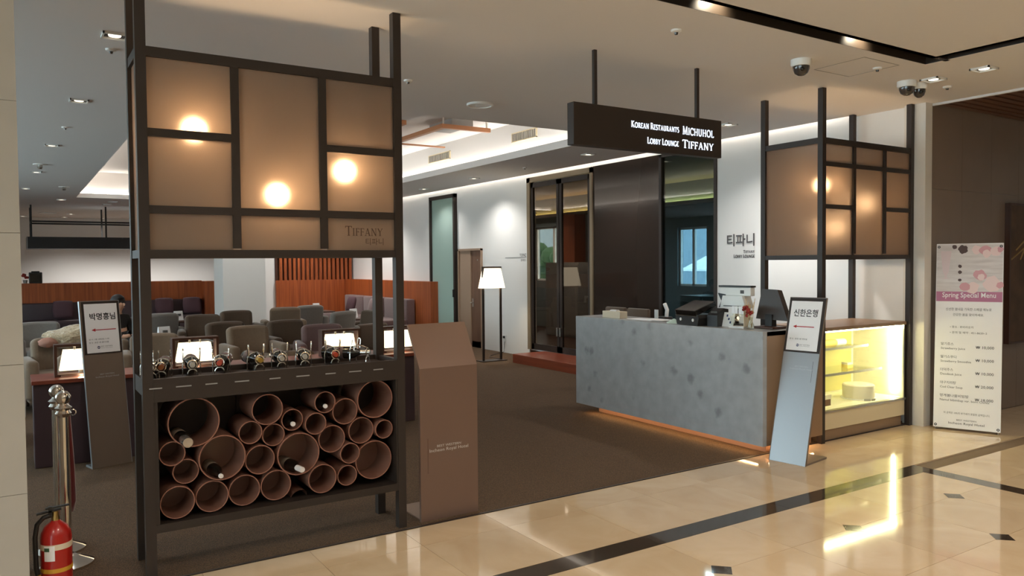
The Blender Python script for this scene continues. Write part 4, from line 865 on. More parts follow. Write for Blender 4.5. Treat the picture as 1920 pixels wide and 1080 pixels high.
for k in range(3): obj('print_mark', MB().box(-0.004, -0.003, -0.035 + 0.02 * k, -0.02 + 0.02 * k, 0.03 + 0.03 * k, 0.05 + 0.03 * k, Matrix.Rotation(0.3, 4, 'Y')), M['blue_ink'], q)
q = thing('leaflet_rack', 'clear leaflet rack with small white cards between holder and vase', 'holder', (5.29, 4.58, ZC), 0.1)
for k in range(2):
    obj('pocket', bx(-0.03 + 0.03 * k, -0.027 + 0.03 * k, -0.07, 0.07, 0.02 + 0.08 * k, 0.10 + 0.085 * k), M['clear'], q)
for k in range(4): obj('card', bx(-0.02 + 0.005 * (k % 2), -0.018 + 0.005 * (k % 2), -0.065 + 0.034 * k, -0.037 + 0.034 * k, 0.12, 0.185), M['paper'], q)
obj('side', bx(-0.04, 0.06, -0.075, -0.07, 0, 0.2), M['cream_paper'], q); obj('base', bx(-0.05, 0.06, -0.075, 0.075, 0, 0.012), M['white'], q)
q = thing('payment_display', 'white customer display on a stand behind the leaflet rack', 'display', (5.42, 4.72, ZC), 0.05)
obj('foot', bx(-0.08, 0.08, -0.1, 0.1, 0, 0.02, None, 0.004), M['black'], q); obj('pole', MB().tube([(0, 0, 0.02), (0, 0, 0.3)], 0.018), M['black'], q)
obj('lower_body', MB().prism([(-0.14, 0.16), (0.14, 0.16), (0.11, 0.27), (-0.10, 0.27)], -0.06, 0.06, 0), M['white'], q); obj('black_bracket', MB().prism([(0.10, 0.17), (0.17, 0.16), (0.14, 0.22), (0.18, 0.29), (0.10, 0.28)], -0.04, 0.04, 0), M['black'], q)
obj('screen_body', MB().box(-0.03, 0.03, -0.17, 0.17, 0.27, 0.345, None, 0.006), M['white'], q); obj('top_bar', bx(-0.035, 0.035, -0.175, 0.175, 0.345, 0.36), M['black'], q)
obj('printed_code', bx(-0.0312, -0.03, -0.10, -0.06, 0.29, 0.32), M['grey_ink'], q); obj('slot', bx(-0.062, -0.06, -0.09, 0.10, 0.175, 0.182), M['black'], q)
q = thing('point_of_sale_monitor', 'dark back of a tilted sales monitor at right end of counter', 'monitor', (5.43, 4.36, ZC), 0.0)
obj('foot', bx(-0.10, 0.08, -0.10, 0.10, 0, 0.02, None, 0.006), M['wood_dark'], q); obj('neck', bx(-0.03, 0.03, -0.035, 0.035, 0.02, 0.12), M['black'], q)
obj('screen_back', MB().prism([(-0.14, 0.075), (0.19, 0.07), (0.06, 0.33), (-0.10, 0.335)][::-1], -0.03, 0.03, 0, Matrix.Scale(-1, 4, (0, 1, 0)) @ Matrix.Rotation(0.12, 4, 'Y')), mat('dark_brown_plastic', (58, 48, 42), 0.4), q)
q = thing('flower_vase', 'small glass vase with dried red flowers and reed sticks on counter', 'vase', (5.24, 4.415, ZC))
obj('vase', MB().lathe([(0.03, 0), (0.034, 0.02), (0.014, 0.07), (0.02, 0.10), (0.019, 0.10), (0.012, 0.07), (0.03, 0.02), (0.0, 0.006)], 16), M['clear'], q, True)
for k in range(6): obj('reed', MB().tube([(0.015 * math.cos(k), 0.02 * math.sin(k * 2), 0.01), (-0.03 * math.cos(k * 1.3), -0.06 + 0.018 * k, 0.20 + 0.03 * (k % 3))], 0.0022, 5), M['reed'], q)
fb = MB()
for k in range(16): fb.ball((random.uniform(-0.03, 0.03), random.uniform(-0.01, 0.07), random.uniform(0.11, 0.19)), random.uniform(0.010, 0.018), 7, 5)
obj('dried_flowers', fb, M['red_flower'], q)

# ================================================================== CAKE DISPLAY CASE
x0, x1, y0, y1 = 5.965, 7.25, 4.225, 4.80
t = thing('display_case', 'lit glass cake display case with cream base under the right divider', 'display case', (x0, y0, 0))
Wc, Dc = x1 - x0, y1 - y0
obj('kick_plinth', bx(-0.02, Wc - 0.03, 0.03, Dc, 0.004, 0.10), M['bronze_panel'], t)
obj('base', bx(0, Wc, 0.012, Dc, 0.10, 0.262, None, 0.004), M['case_cream'], t)
obj('base_trim', bx(0, Wc, 0.0, 0.03, 0.252, 0.272), M['steel'], t)
obj('deck', bx(0.01, Wc - 0.01, 0.03, Dc - 0.02, 0.262, 0.275), M['case_in'], t)
obj('back_wall', bx(0.0, Wc, Dc - 0.02, Dc, 0.275, 0.98), M['case_in'], t)
for a in (0.03, 0.64): obj('sliding_door', MB().box(a, a + 0.58, Dc - 0.035, Dc - 0.022, 0.30, 0.94), M['case_olive'], t)
obj('door_stile', bx(0.60, 0.66, Dc - 0.05, Dc - 0.036, 0.29, 0.95), M['steel'], t)
obj('end_panel', bx(0, 0.012, 0.015, Dc, 0.275, 0.98), M['case_in'], t); obj('end_panel', bx(Wc - 0.012, Wc, 0.015, Dc, 0.275, 0.98), M['case_in'], t)
obj('top', bx(-0.005, Wc + 0.005, 0.0, Dc, 0.98, 1.012, None, 0.003), M['bronze_panel'], t)
obj('front_glass', bx(0.012, Wc - 0.012, 0.008, 0.014, 0.272, 0.98), M['clear'], t)
obj('glass_edge', bx(Wc - 0.03, Wc - 0.012, 0.004, 0.016, 0.272, 0.98), M['steel'], t)
obj('light_tube', MB().box(0.05, Wc - 0.05, 0.05, 0.075, 0.962, 0.979), M['led_case'], t)
obj('light_tube', MB().box(Wc - 0.035, Wc - 0.014, 0.10, 0.12, 0.32, 0.96), M['led_case'], t)
for z, w, d0 in ((0.77, Wc - 0.25, 0.24), (0.545, Wc - 0.15, 0.16)):
    sh = obj('shelf', bx(0.02, w, d0, Dc - 0.05, z, z + 0.008), M['clear'], t)
    obj('shelf_edge', bx(0.02, w, d0 - 0.006, d0, z - 0.004, z + 0.020), M['steel'], sh)
    obj('shelf_bracket', MB().prism([(d0, z - 0.001), (Dc - 0.05, z - 0.001), (Dc - 0.05, z - 0.06)], w - 0.02, w - 0.012, 0), M['steel'], sh)
def roll(x, y, z, ln, col, lb, r=0.032):
    q = thing('swiss_roll', lb, 'cake', (x, y, z), 0, 'rolls in the cake case')
    obj('cake_roll', MB().lathe([(r, 0), (r, ln)], 18, Matrix.Translation((0, 0, r)) @ Matrix.Rotation(PI / 2, 4, 'Y')), M[col], q, True)
    obj('cut_end', MB().lathe([(r * 0.8, 0), (r * 0.75, 0.004)], 14, Matrix.Translation((ln, 0, r)) @ Matrix.Rotation(PI / 2, 4, 'Y')), M['choc'], q)
    obj('wrapper', MB().ring(r + 0.002, r, ln * 0.62, ln * 0.98, 18, Matrix.Translation((0, 0, r)) @ Matrix.Rotation(PI / 2, 4, 'Y')), M['paper'], q)
roll(6.02, 4.66, 0.779, 0.27, 'yellow_cake', 'yellow roll cake at back left of the upper glass shelf')
roll(6.05, 4.54, 0.779, 0.27, 'orange_cake', 'orange roll cake at front left of the upper glass shelf')
roll(6.42, 4.60, 0.779, 0.40, 'yellow_cake', 'long pale yellow roll cake at right of the upper glass shelf')
roll(6.02, 4.48, 0.553, 0.18, 'cake', 'white cream roll at left of the lower glass shelf', 0.036)
q = thing('round_cake', 'round white cream cake on the bottom deck of the lit case', 'cake', (6.84, 4.46, 0.275)); obj('board', MB().lathe([(0.16, 0), (0.16, 0.008)], 28), M['paper'], q); obj('cake_body', MB().lathe([(0.14, 0.008), (0.145, 0.02), (0.145, 0.13), (0.135, 0.14)], 32), M['cake'], q, True)
for a in (0.9, 1.6): obj('price_tag', bx(-0.03, 0.03, -0.003, 0, 0, 0.02, Matrix.Rotation(-a + 0.9, 4, 'Z') @ Matrix.Translation((0.03 * (1 if a > 1 else -1), -0.175, 0))), M['grey_box'], q)
q = thing('cake_slice', 'chocolate cake slice in white wrap at left of the bottom deck', 'cake', (6.17, 4.37, 0.275)); obj('sponge', MB().prism([(0, 0), (0.11, 0.0), (0.02, 0.10)], 0.0, 0.06), M['choc'], q); obj('cream_top', MB().prism([(-0.003, -0.003), (0.115, -0.003), (0.02, 0.106)], 0.06, 0.10), M['cake'], q)
q = thing('cake_slice', 'small pastry by the right bracket on the lower glass shelf', 'cake', (6.80, 4.55, 0.553)); obj('sponge', MB().prism([(0, 0), (0.09, 0.0), (0.02, 0.08)], 0.0, 0.035), M['yellow_cake'], q); obj('cream_top', MB().prism([(0, 0), (0.09, 0), (0.02, 0.08)], 0.035, 0.055), M['cake'], q)

# ================================================================== FLOOR LAMP, OUTLET
t = thing('floor_lamp', 'lit floor lamp with white tapered shade in a dark rectangular frame', 'floor lamp', (6.425, 10.88, 0.003))
for x in (0.0, 0.335): obj('upright', bx(x, x + 0.03, 0.0, 0.03, 0.012, 1.555), M['black_metal'], t)
obj('top_bar', bx(0.03, 0.335, 0, 0.03, 1.53, 1.555), M['black_metal'], t); obj('base', bx(-0.06, 0.40, -0.10, 0.13, 0, 0.012), M['black_metal'], t)
lsh = bmesh.new(); lo = [lsh.verts.new((0.18 + sx * 0.215, sy * 0.075 + 0.015, 1.20)) for sx, sy in ((-1, -1), (1, -1), (1, 1), (-1, 1))]; hi = [lsh.verts.new((0.18 + sx * 0.15, sy * 0.05 + 0.015, 1.527)) for sx, sy in ((-1, -1), (1, -1), (1, 1), (-1, 1))]
for i in range(4): lsh.faces.new((lo[i], lo[(i + 1) % 4], hi[(i + 1) % 4], hi[i]))
bmesh.ops.solidify(lsh, geom=lsh.faces[:], thickness=0.004)
mm = MB(); mm._merge(lsh); obj('lamp_shade', mm, M['shade_floor'], t)
obj('cord', MB().tube([(0.35, 0.03, 0.02), (0.30, 0.3, 0.02), (0.5, 0.6, 0.006), (0.93, 0.85, 0.02), (0.955, 0.87, 0.2)], 0.004), M['black'], t)
lamp('floor_lamp_bulb', 'POINT', (6.605, 10.90, 1.36), 22, (1, 0.80, 0.52), shadow_soft_size=0.06)
q = thing('wall_outlet', 'white outlet with black plug low on wall beside floor lamp', 'outlet', (7.398, 11.76, 0.20)); obj('plate', bx(-0.008, 0.0, -0.05, 0.05, 0, 0.12, None, 0.002), M['white'], q); obj('plug', bx(-0.035, -0.008, -0.022, 0.022, 0.065, 0.105, None, 0.004), M['black'], q)

# ================================================================== STANCHIONS AND EXTINGUISHER
def stanchion(x, y, lb):
    q = thing('stanchion', lb, 'stanchion', (x, y, 0.003), 0, 'chrome stanchions')
    obj('base', MB().lathe([(0.128, 0), (0.128, 0.012), (0.11, 0.022), (0.06, 0.045), (0.035, 0.06)], 32), M['chrome'], q, True)
    obj('pole', MB().lathe([(0.026, 0.05), (0.026, 0.83)], 24), M['chrome'], q, True)
    obj('collar', MB().lathe([(0.028, 0.80), (0.040, 0.82), (0.030, 0.835), (0.042, 0.85), (0.024, 0.865), (0.018, 0.88)], 24), M['chrome'], q, True)
    obj('ball', MB().ball((0, 0, 0.902), 0.038, 24, 16), M['chrome'], q, True)
    for k in range(2):
        a = k * PI / 2 + 0.4; obj('rope_ring', MB().tube([(0.05 * math.cos(a) + 0.016 * math.cos(j * PI / 5) * math.cos(a), 0.05 * math.sin(a) + 0.016 * math.cos(j * PI / 5) * math.sin(a), 0.815 + 0.016 * math.sin(j * PI / 5)) for j in range(10)], 0.003, 6, closed=True), M['chrome'], q, True)
    return q
stanchion(0.202, 4.76, 'chrome ball-top stanchion, front one behind the fire extinguisher')
stanchion(0.182, 5.03, 'chrome ball-top stanchion, rear one beside the stone pillar')
tag(obj('velvet_rope', MB().tube([(0.222, 4.83, 0.80), (0.228, 4.84, 0.70), (0.238, 4.85, 0.5), (0.240, 4.855, 0.32), (0.235, 4.87, 0.27), (0.225, 4.885, 0.32), (0.218, 4.895, 0.5), (0.21, 4.91, 0.70), (0.206, 4.925, 0.80)], 0.016, 10), M['red_rope'], None, True), 'dark red velvet rope hanging folded from the chrome stanchions', 'rope')
q = thing('fire_extinguisher', 'red fire extinguisher with black hose standing at the left pillar', 'extinguisher', (0.140, 4.36, 0.003), 0)
obj('cylinder', MB().lathe([(0.055, 0.0), (0.066, 0.008), (0.068, 0.02), (0.068, 0.285), (0.064, 0.31), (0.048, 0.34), (0.024, 0.358), (0.018, 0.366)], 32), M['ext_red'], q, True)
obj('valve', MB().lathe([(0.018, 0.366), (0.018, 0.38), (0.014, 0.39), (0.014, 0.41)], 16), M['brass'], q, True)
obj('handle', MB().box(-0.03, 0.075, -0.012, 0.012, 0.408, 0.416, Matrix.Rotation(-0.12, 4, 'Y')).box(-0.02, 0.08, -0.010, 0.010, 0.425, 0.432, Matrix.Translation((0, 0, 0.0)) @ Matrix.Rotation(-0.05, 4, 'Y')).box(-0.03, -0.014, -0.012, 0.012, 0.39, 0.435), M['black'], q)
obj('hose', MB().tube([(-0.02, 0, 0.392), (-0.05, -0.01, 0.388), (-0.078, -0.015, 0.36), (-0.088, -0.02, 0.30), (-0.086, -0.025, 0.15), (-0.08, -0.03, 0.12)], 0.011, 10), M['black'], q, True)
obj('nozzle', MB().lathe([(0.012, 0), (0.020, -0.08)], 14, Matrix.Translation((-0.08, -0.03, 0.12))), M['yellow'], q, True)
obj('band', MB().ring(0.0695, 0.067, 0.125, 0.145, 32), M['yellow'], q, True)
obj('pale_band', MB().ring(0.0692, 0.067, 0.235, 0.262, 32), M['cream_paper'], q, True)
obj('paper_label', MB().ring(0.0698, 0.067, 0.185, 0.262, 32)._x([], None), M['cream_paper'], q, True) if False else None
lb = bmesh.new(); n = 8; A = [lb.verts.new((0.0700 * math.cos(-1.9 - 0.5 + 0.1 * i), 0.0700 * math.sin(-1.9 - 0.5 + 0.1 * i), 0.185)) for i in range(n)]; B_ = [lb.verts.new((v.co.x, v.co.y, 0.258)) for v in A]
for i in range(n - 1): lb.faces.new((A[i], A[i + 1], B_[i + 1], B_[i]))
mm = MB(); mm._merge(lb); obj('inspection_label', mm, M['paper'], q)
lb = bmesh.new(); A = [lb.verts.new((0.0703 * math.cos(-2.4 + 0.09 * i), 0.0703 * math.sin(-2.4 + 0.09 * i), 0.232)) for i in range(5)]; B_ = [lb.verts.new((v.co.x, v.co.y, 0.25)) for v in A]
for i in range(4): lb.faces.new((A[i], A[i + 1], B_[i + 1], B_[i]))
mm = MB(); mm._merge(lb); obj('green_stamp', mm, mat('dark_green_print', (50, 84, 56), 0.7), q)

# ================================================================== LOUNGE FURNITURE
def armchair(label, x, y, rz, m_, group='lounge armchairs', w=0.78, h=0.78, low=False):
    q = thing('armchair', label, 'chair', (x, y, 0.003), rz, group)
    hw = w / 2
    obj('base', bx(-hw + 0.02, hw - 0.02, -0.34, 0.36, 0.12, 0.26, None, 0.02), M[m_], q, True)
    obj('seat_cushion', bx(-hw + 0.13, hw - 0.13, -0.37, 0.22, 0.262, 0.43, None, 0.045, 3), M[m_], q, True)
    # curved backrest
    t_ = bmesh.new(); n = 10; rows = []
    for j in range(7):
        z = 0.2 + (h - 0.2) * j / 6; ring = []
        lean = 0.10 * (j / 6)
        for i in range(n + 1):
            u = -1 + 2 * i / n; ring.append(t_.verts.new((u * (hw - 0.10), 0.22 + lean - 0.05 * u * u, z - (0.022 * u * u * u * u if j == 6 else 0))))
        rows.append(ring)
    for a, b in zip(rows, rows[1:]):
        for i in range(n): t_.faces.new((a[i], a[i + 1], b[i + 1], b[i]))
    bmesh.ops.recalc_face_normals(t_, faces=t_.faces[:])
    r_ = bmesh.ops.solidify(t_, geom=t_.faces[:], thickness=0.13)
    bmesh.ops.recalc_face_normals(t_, faces=t_.faces[:])
    mm = MB(); mm._merge(t_); bk = obj('backrest', mm, M[m_], q, True)
    bv = bk.modifiers.new('round', 'BEVEL'); bv.width = 0.045; bv.segments = 3; bv.limit_method = 'ANGLE'; bv.angle_limit = 0.9
    for s in (-1, 1): obj('armrest', bx(s * hw - (0.13 if s > 0 else 0), s * hw + (0.13 if s < 0 else 0), -0.36, 0.26, 0.14, 0.585, None, 0.045, 3), M[m_], q, True)
    for sx in (-1, 1):
        for sy in (-0.29, 0.29): obj('leg', MB().tube([(sx * (hw - 0.08), sy, 0), (sx * (hw - 0.09), sy * 0.95, 0.13)], 0.016, 8, r1=0.024), M['wood_dark'], q)
    return q
chairs = [
 (0.62, 8.35, 0.15, 'taupe', 'taupe armchair behind the plum console, nearest to the left sign stand', .76),
 (-0.35, 8.5, -0.1, 'taupe', 'taupe armchair beside the stone pillar, arm cut off by it', .72),
 (0.43, 10.25, 0.1, 'taupe', 'taupe armchair behind the left sign stand, under the fur coat', .78),
 (-0.55, 10.4, 0.0, 'brown_fab', 'brown armchair edge next to the pillar in the second row', .74),
 (1.42, 10.25, -0.1, 'taupe', 'taupe armchair seen between the rack posts, second row', .76),
 (2.62, 10.4, 0.05, 'taupe', 'taupe armchair facing the camera in the middle behind the bottles', .79),
 (3.50, 10.15, -0.2, 'mauve', 'pinkish taupe armchair right of the middle armchair', .78),
 (2.62, 8.45, 0.1, 'taupe', 'low taupe armchair right behind the second table lamp', .62),
 (0.32, 13.3, 0.15, 'grey_fab', 'blue grey armchair in the third row at the far left', .78),
 (1.98, 14.1, PI + 0.2, 'grey_fab', 'blue grey round-backed armchair turned away, left of centre', .82),
 (2.55, 13.2, -0.15, 'brown_fab', 'brown armchair left of the white pillar in the third row', .80),
 (2.55, 11.35, 0.1, 'brown_fab', 'brown armchair directly behind the middle armchair', .79),
 (3.30, 14.0, 0.0, 'brown_fab', 'brown armchair in front of the white pillar', .80),
 (4.24, 14.55, PI - 0.15, 'taupe', 'taupe armchair back right of the white pillar, first of two', .82),
 (4.90, 15.3, PI + 0.1, 'grey_fab', 'grey armchair back right of the white pillar, second of two', .80),
 (4.40, 12.3, PI + 0.5, 'grey_fab', 'large grey armchair with rounded back before the wood panel', .84),
 (3.40, 11.3, 0.1, 'brown_fab', 'brown armchair between the middle armchair and large grey armchair', .78),
 (5.15, 12.9, -1.3, 'brown_fab', 'brown armchair turned sideways near the mauve wall sofa', .78)]
for x, y, rz, m_, lb, h in chairs: armchair(lb, x, y, rz, m_, h=h)

# plum console with table lamps
t = thing('console_table', 'long dark plum console with reddish wood top behind the wine rack', 'console', (0.10, 7.16, 0.003))
obj('body', bx(0.0, 3.32, 0.02, 0.46, 0.0, 0.668, None, 0.006), M['purple'], t)
obj('table_top', bx(-0.01, 3.36, 0.0, 0.48, 0.668, 0.70, None, 0.004), M['red_wood'], t)
for k in range(1, 4): obj('seam', bx(0.83 * k - 0.003, 0.83 * k + 0.003, 0.017, 0.0205, 0.02, 0.66), M['black'], t)
def table_lamp(x, lb):
    q = thing('table_lamp', lb, 'lamp', (x, 7.38, 0.703), 0, 'framed table lamps')
    w, h = 0.39, 0.265
    for s in (-1, 1): obj('frame_side', bx(s * w / 2 - (0.022 if s > 0 else 0), s * w / 2 + (0.022 if s < 0 else 0), -0.06, 0.06, 0.02, h - 0.02), M['wood_dark'], q)
    obj('frame_top', bx(-w / 2, w / 2, -0.06, 0.06, h - 0.02, h), M['wood_dark'], q); obj('frame_base', bx(-w / 2, w / 2, -0.06, 0.06, 0, 0.02), M['wood_dark'], q)
    sh = obj('lamp_shade', MB().prism([(-0.158, 0.048), (0.158, 0.048), (0.128, 0.215), (-0.128, 0.215)], -0.052, 0.052, 1), M['shade'], q)
    for s in (-1, 1): obj('finial', MB().lathe([(0.009, 0.215), (0.009, 0.238), (0.012, 0.243), (0.006, 0.246)], 12, Matrix.Translation((s * 0.045, -0.01, 0))), M['steel'], q)
    obj('stem', MB().tube([(0, 0, 0.02), (0, 0, 0.05)], 0.02), M['steel'], q)
    obj('base_bar', bx(-0.15, 0.15, -0.075, -0.06, 0.0, 0.012), M['steel'], q)
    lamp('table_lamp_bulb', 'POINT', (x, 7.38 - 0.10, 0.703 + 0.03), 0.9, (1, 0.78, 0.5), shadow_soft_size=0.03)
for x, lb in ((0.45, 'framed lamp with lit shade hidden behind the left sign stand'), (1.347, 'framed lamp with lit shade on console, left of the three bright ones'), (2.70, 'framed lamp with lit shade on console, middle of the three bright ones'), (3.325, 'framed lamp with lit shade beside the right rack post')): table_lamp(x, lb)

# wall sofas
def sofa(name, label, loc, rz, w, h, m_, seats):
    q = thing(name, label, 'sofa', loc, rz)
    obj('base', bx(0, w, 0.0, 0.72, 0.06, 0.26, None, 0.015), M[m_], q, True)
    for k in range(seats):
        a = w / seats * k; b = w / seats * (k + 1)
        obj('seat_cushion', bx(a + 0.006, b - 0.006, -0.02, 0.55, 0.262, 0.43, None, 0.03, 3), M[m_], q, True)
        obj('back_cushion', bx(a + 0.006, b - 0.006, 0.55, 0.74, 0.26, h, None, 0.03, 3), M[m_], q, True)
    for x in (0.1, w - 0.1):
        for y in (0.08, 0.64): obj('leg', MB().tube([(x, y, 0), (x, y, 0.07)], 0.02), M['wood_dark'], q)
    return q
sofa('wall_sofa', 'long mauve sofa against the wood panel on the right lounge wall', (6.44, 18.7, 0.003), -PI / 2, 3.7, 0.86, 'mauve', 3)
sofa('wall_sofa', 'dark plum booth sofa along the left wood panel', (-2.5, 19.74, 0.003), 0, 6.4, 0.80, 'purple', 5)
def cushion(x, y, z, rz, m_, lb, tilt=-0.25):
    q = tag(obj('cushion', MB().ball((0, 0, 0), 0.24, 18, 12, (1, 0.36, 0.95), None), M[m_], None, True), lb, 'cushion', 'throw cushions')
    q.location = (x, y, z); q.rotation_euler = (tilt, 0, rz)
    for v in q.data.vertices:
        a = math.atan2(v.co.z, v.co.x); r_ = math.hypot(v.co.x, v.co.z); k = 1 / max(abs(math.cos(a)), abs(math.sin(a))); k = 1 + (k - 1) * 0.75
        v.co.x *= k * 0.86; v.co.z *= k * 0.86
cushion(6.72, 17.55, 0.665, -PI / 2, 'plum', 'plum cushion on the mauve sofa, left one'); cushion(6.72, 16.2, 0.665, -PI / 2, 'mauve', 'mauve cushion on the mauve sofa, right one')
cushion(0.9, 20.08, 0.665, 0, 'plum', 'plum cushion on the booth sofa near the pillar'); cushion(3.0, 20.08, 0.665, 0, 'plum', 'plum cushion at the right end of the booth sofa'); cushion(3.62, 20.08, 0.665, 0, 'plum', 'plum cushion in the corner of the booth sofa')
def cafe_table(x, y, lb, card):
    q = thing('cafe_table', lb, 'table', (x, y, 0.003), 0, 'lounge tables')
    obj('table_top', bx(-0.32, 0.32, -0.32, 0.32, 0.57, 0.60, None, 0.006), M['wood_dark'], q); obj('column', MB().tube([(0, 0, 0.02), (0, 0, 0.57)], 0.03), M['black_metal'], q); obj('foot', MB().lathe([(0.22, 0), (0.22, 0.012), (0.04, 0.03)], 24), M['black_metal'], q)
    c_ = thing('menu_stand', card, 'card', (x, y, 0.603), 0.3, 'white table cards')
    obj('card', MB().prism([(-0.05, 0), (0.05, 0), (0.008, 0.17), (-0.008, 0.17)], -0.08, 0.08, 0), M['paper'], c_); obj('print_mark', bx(-0.03, 0.03, -0.052, -0.028, 0.08, 0.12), M['grey_ink'], c_)
cafe_table(2.55, 15.5, 'dark lounge table left of the brown third row armchair', 'white table card left of the brown third row armchair')
cafe_table(5.55, 16.6, 'dark lounge table before the wood panel', 'white table card before the wood panel')
cafe_table(5.40, 14.0, 'dark lounge table at the left end of the mauve sofa', 'white table card beside the mauve sofa')
cafe_table(1.72, 11.6, 'dark lounge table between the blue grey and taupe armchairs', 'white table card between blue grey and taupe armchairs')

# black speaker on the ledge and hanging light beam
q = thing('loudspeaker', 'small black loudspeaker on the ledge of the left wood panel', 'speaker', (0.40, 20.62, 1.25)); obj('cabinet', bx(-0.13, 0.13, -0.1, 0.1, 0, 0.25, None, 0.015), M['black'], q); obj('grille', bx(-0.11, 0.11, -0.106, -0.1, 0.03, 0.22), M['gloss_black'], q); obj('top_handle', bx(-0.08, 0.08, -0.04, 0.04, 0.25, 0.275), M['black'], q)
q = thing('red_ornament', 'small red flower ornament on the ledge beside the pillar', 'ornament', (0.20, 20.55, 1.25)); obj('pot', MB().lathe([(0.035, 0), (0.05, 0.08)], 12), M['grey_box'], q); fb = MB()
for k in range(9): fb.ball((random.uniform(-0.06, 0.06), random.uniform(-0.04, 0.04), random.uniform(0.1, 0.24)), 0.03, 7, 5)
obj('red_flowers', fb, M['red_flower'], q)
q = thing('hanging_beam', 'long black beam light hanging on thin rods over the far lounge', 'pendant light', (0.36, 21.65, 0))
obj('beam', bx(-0.08, 4.6, -0.06, 1.15, 2.06, 2.34), M['black'], q)
obj('beam_end', bx(-0.10, -0.08, -0.06, 1.15, 2.06, 2.34), M['grey_box'], q)
for y in (0.0, 1.1):
    for x in (0.0, 1.58, 3.1, 4.5): obj('hanger_rod', bx(x - 0.018, x + 0.018, y - 0.018, y + 0.018, 2.34, Z - 0.001), M['black'], q)
    obj('cross_rod', bx(0.02, 4.5, y - 0.014, y + 0.014, 2.69, 2.73), M['black'], q)
obj('end_rod', bx(-0.014, 0.014, 0.02, 1.08, 2.69, 2.73), M['black'], q)

# wooden square frames under the tray ceiling
q = thing('wood_ceiling_frame', 'orange wood bars hanging below the bright ceiling tray', 'ceiling ornament', (5.1, 9.75, 0))
wm = mat('light_orange_wood', (176, 116, 74), 0.5)
obj('bar', bx(0.0, 0.80, -0.03, 0.03, 3.52, 3.58), wm, q); obj('bar', bx(0.0, 0.07, 0.03, 1.6, 3.52, 3.58), wm, q); obj('bar', bx(-0.6, 0.86, 1.5, 1.56, 3.50, 3.52), wm, q); obj('bar', bx(-0.6, -0.53, 0.0, 1.5, 3.52, 3.58), wm, q)
for x, y in ((0.035, 0.0), (0.035, 1.5), (0.75, 0), (-0.565, 1.4)): obj('hanger_rod', bx(x - 0.01, x + 0.01, y - 0.01, y + 0.01, 3.56, 3.69), M['steel'], q)
obj('mount_box', bx(0.2, 0.55, 0.05, 0.75, 3.60, 3.69), M['grey_box'], q)
def vent(y0, y1, lb):
    q = thing('air_vent', lb, 'vent', (6.3, (y0 + y1) / 2, 3.40), 0, 'air vents in the ceiling tray'); w = (y1 - y0) / 2
    obj('vent_frame', MB().box(-0.02, 0, -w, w, 0, 0.014).box(-0.02, 0, -w, w, 0.126, 0.14).box(-0.02, 0, -w, -w + 0.014, 0, 0.14).box(-0.02, 0, w - 0.014, w, 0, 0.14), M['case_cream'], q)
    n = 14
    for k in range(n): y = -w + 0.03 + (2 * w - 0.06) * k / (n - 1); obj('slat', bx(-0.018, -0.004, y - 0.009, y + 0.009, 0.014, 0.126), M['vent'], q)
vent(9.1, 9.75, 'slatted air vent on the lit tray side, nearer the hanging sign'); vent(11.7, 12.5, 'slatted air vent on the lit tray side, nearer the left rack')

# ================================================================== CEILING FITTINGS
def downlight(x, y, lb, size=0.11, on=True, group='square recessed downlights'):
    q = thing('downlight', lb, 'ceiling light', (x, y, Z - 0.014), 0, group); s = size / 2
    obj('trim_ring', MB().box(-s, s, -s, -s + 0.012, 0, 0.014).box(-s, s, s - 0.012, s, 0, 0.014).box(-s, -s + 0.012, -s, s, 0, 0.014).box(s - 0.012, s, -s, s, 0, 0.014), M['white'], q)
    obj('recess', bx(-s + 0.012, s - 0.012, -s + 0.012, s - 0.012, 0.0135, 0.014), M['black'], q)
    obj('lamp_lens', MB().lathe([(s * 0.52, 0.0135), (s * 0.48, 0.006), (s * 0.26, 0.003)], 18), M['bulb'] if on else M['white'], q)
DL = [(0.582, 5.633, 'square downlight left of the rack, nearest to the camera'), (0.524, 7.976, 'square downlight left of the rack, second from the camera'), (0.421, 11.042, 'square downlight left of the rack, third from the camera'), (0.324, 14.212, 'square downlight left of the rack, fourth from the camera'), (0.215, 17.246, 'square downlight left of the rack, fifth from the camera'),
 (6.577, 5.852, 'square downlight right of the hanging sign'), (6.68, 8.423, 'square downlight left under the hanging sign'), (6.784, 11.746, 'square downlight above the tall lounge doors'), (6.861, 13.866, 'small downlight above the frosted glass door'),
 (6.434, 3.534, 'square downlight near the double dome camera, left of two'), (6.426, 3.133, 'square downlight near the right edge, right of two')]
for i, (x, y, lb) in enumerate(DL): downlight(x, y, lb, 0.15)
for i, (x, y, on, lb) in enumerate([(0.907, 19.725, True, 'tiny spotlight over the far lounge, left of the tray corner'), (1.926, 19.862, False, 'tiny dark fitting over the far lounge, beside the rack'), (1.887, 20.761, False, 'tiny dark fitting over the far lounge, below its neighbour'), (0.245, 26.466, True, 'tiny spotlight at the far end by the pillar'), (1.29, 26.539, True, 'tiny spotlight at the far end, middle one'), (2.312, 26.656, True, 'tiny spotlight at the far end by the rack post'), (1.367, 24.89, True, 'tiny spotlight before the middle far one')]):
    downlight(x, y, lb, 0.2, on, 'small far spotlights')
def speaker_disc(x, y, lb, r=0.125):
    q = thing('ceiling_speaker', lb, 'ceiling speaker', (x, y, Z - 0.02)); obj('rim', MB().ring(r, r - 0.018, 0, 0.02, 32), M['white'], q, True); obj('grille', MB().lathe([(r - 0.019, 0.008), (r - 0.019, 0.02)], 32), M['white'], q); obj('cone', MB().lathe([(0.03, 0.002), (0.045, 0.008)], 20), M['white'], q)
speaker_disc(3.708, 6.296, 'round white ceiling speaker right of the left rack'); speaker_disc(0.834, 24.647, 'round white ceiling speaker over the far lounge', 0.25)
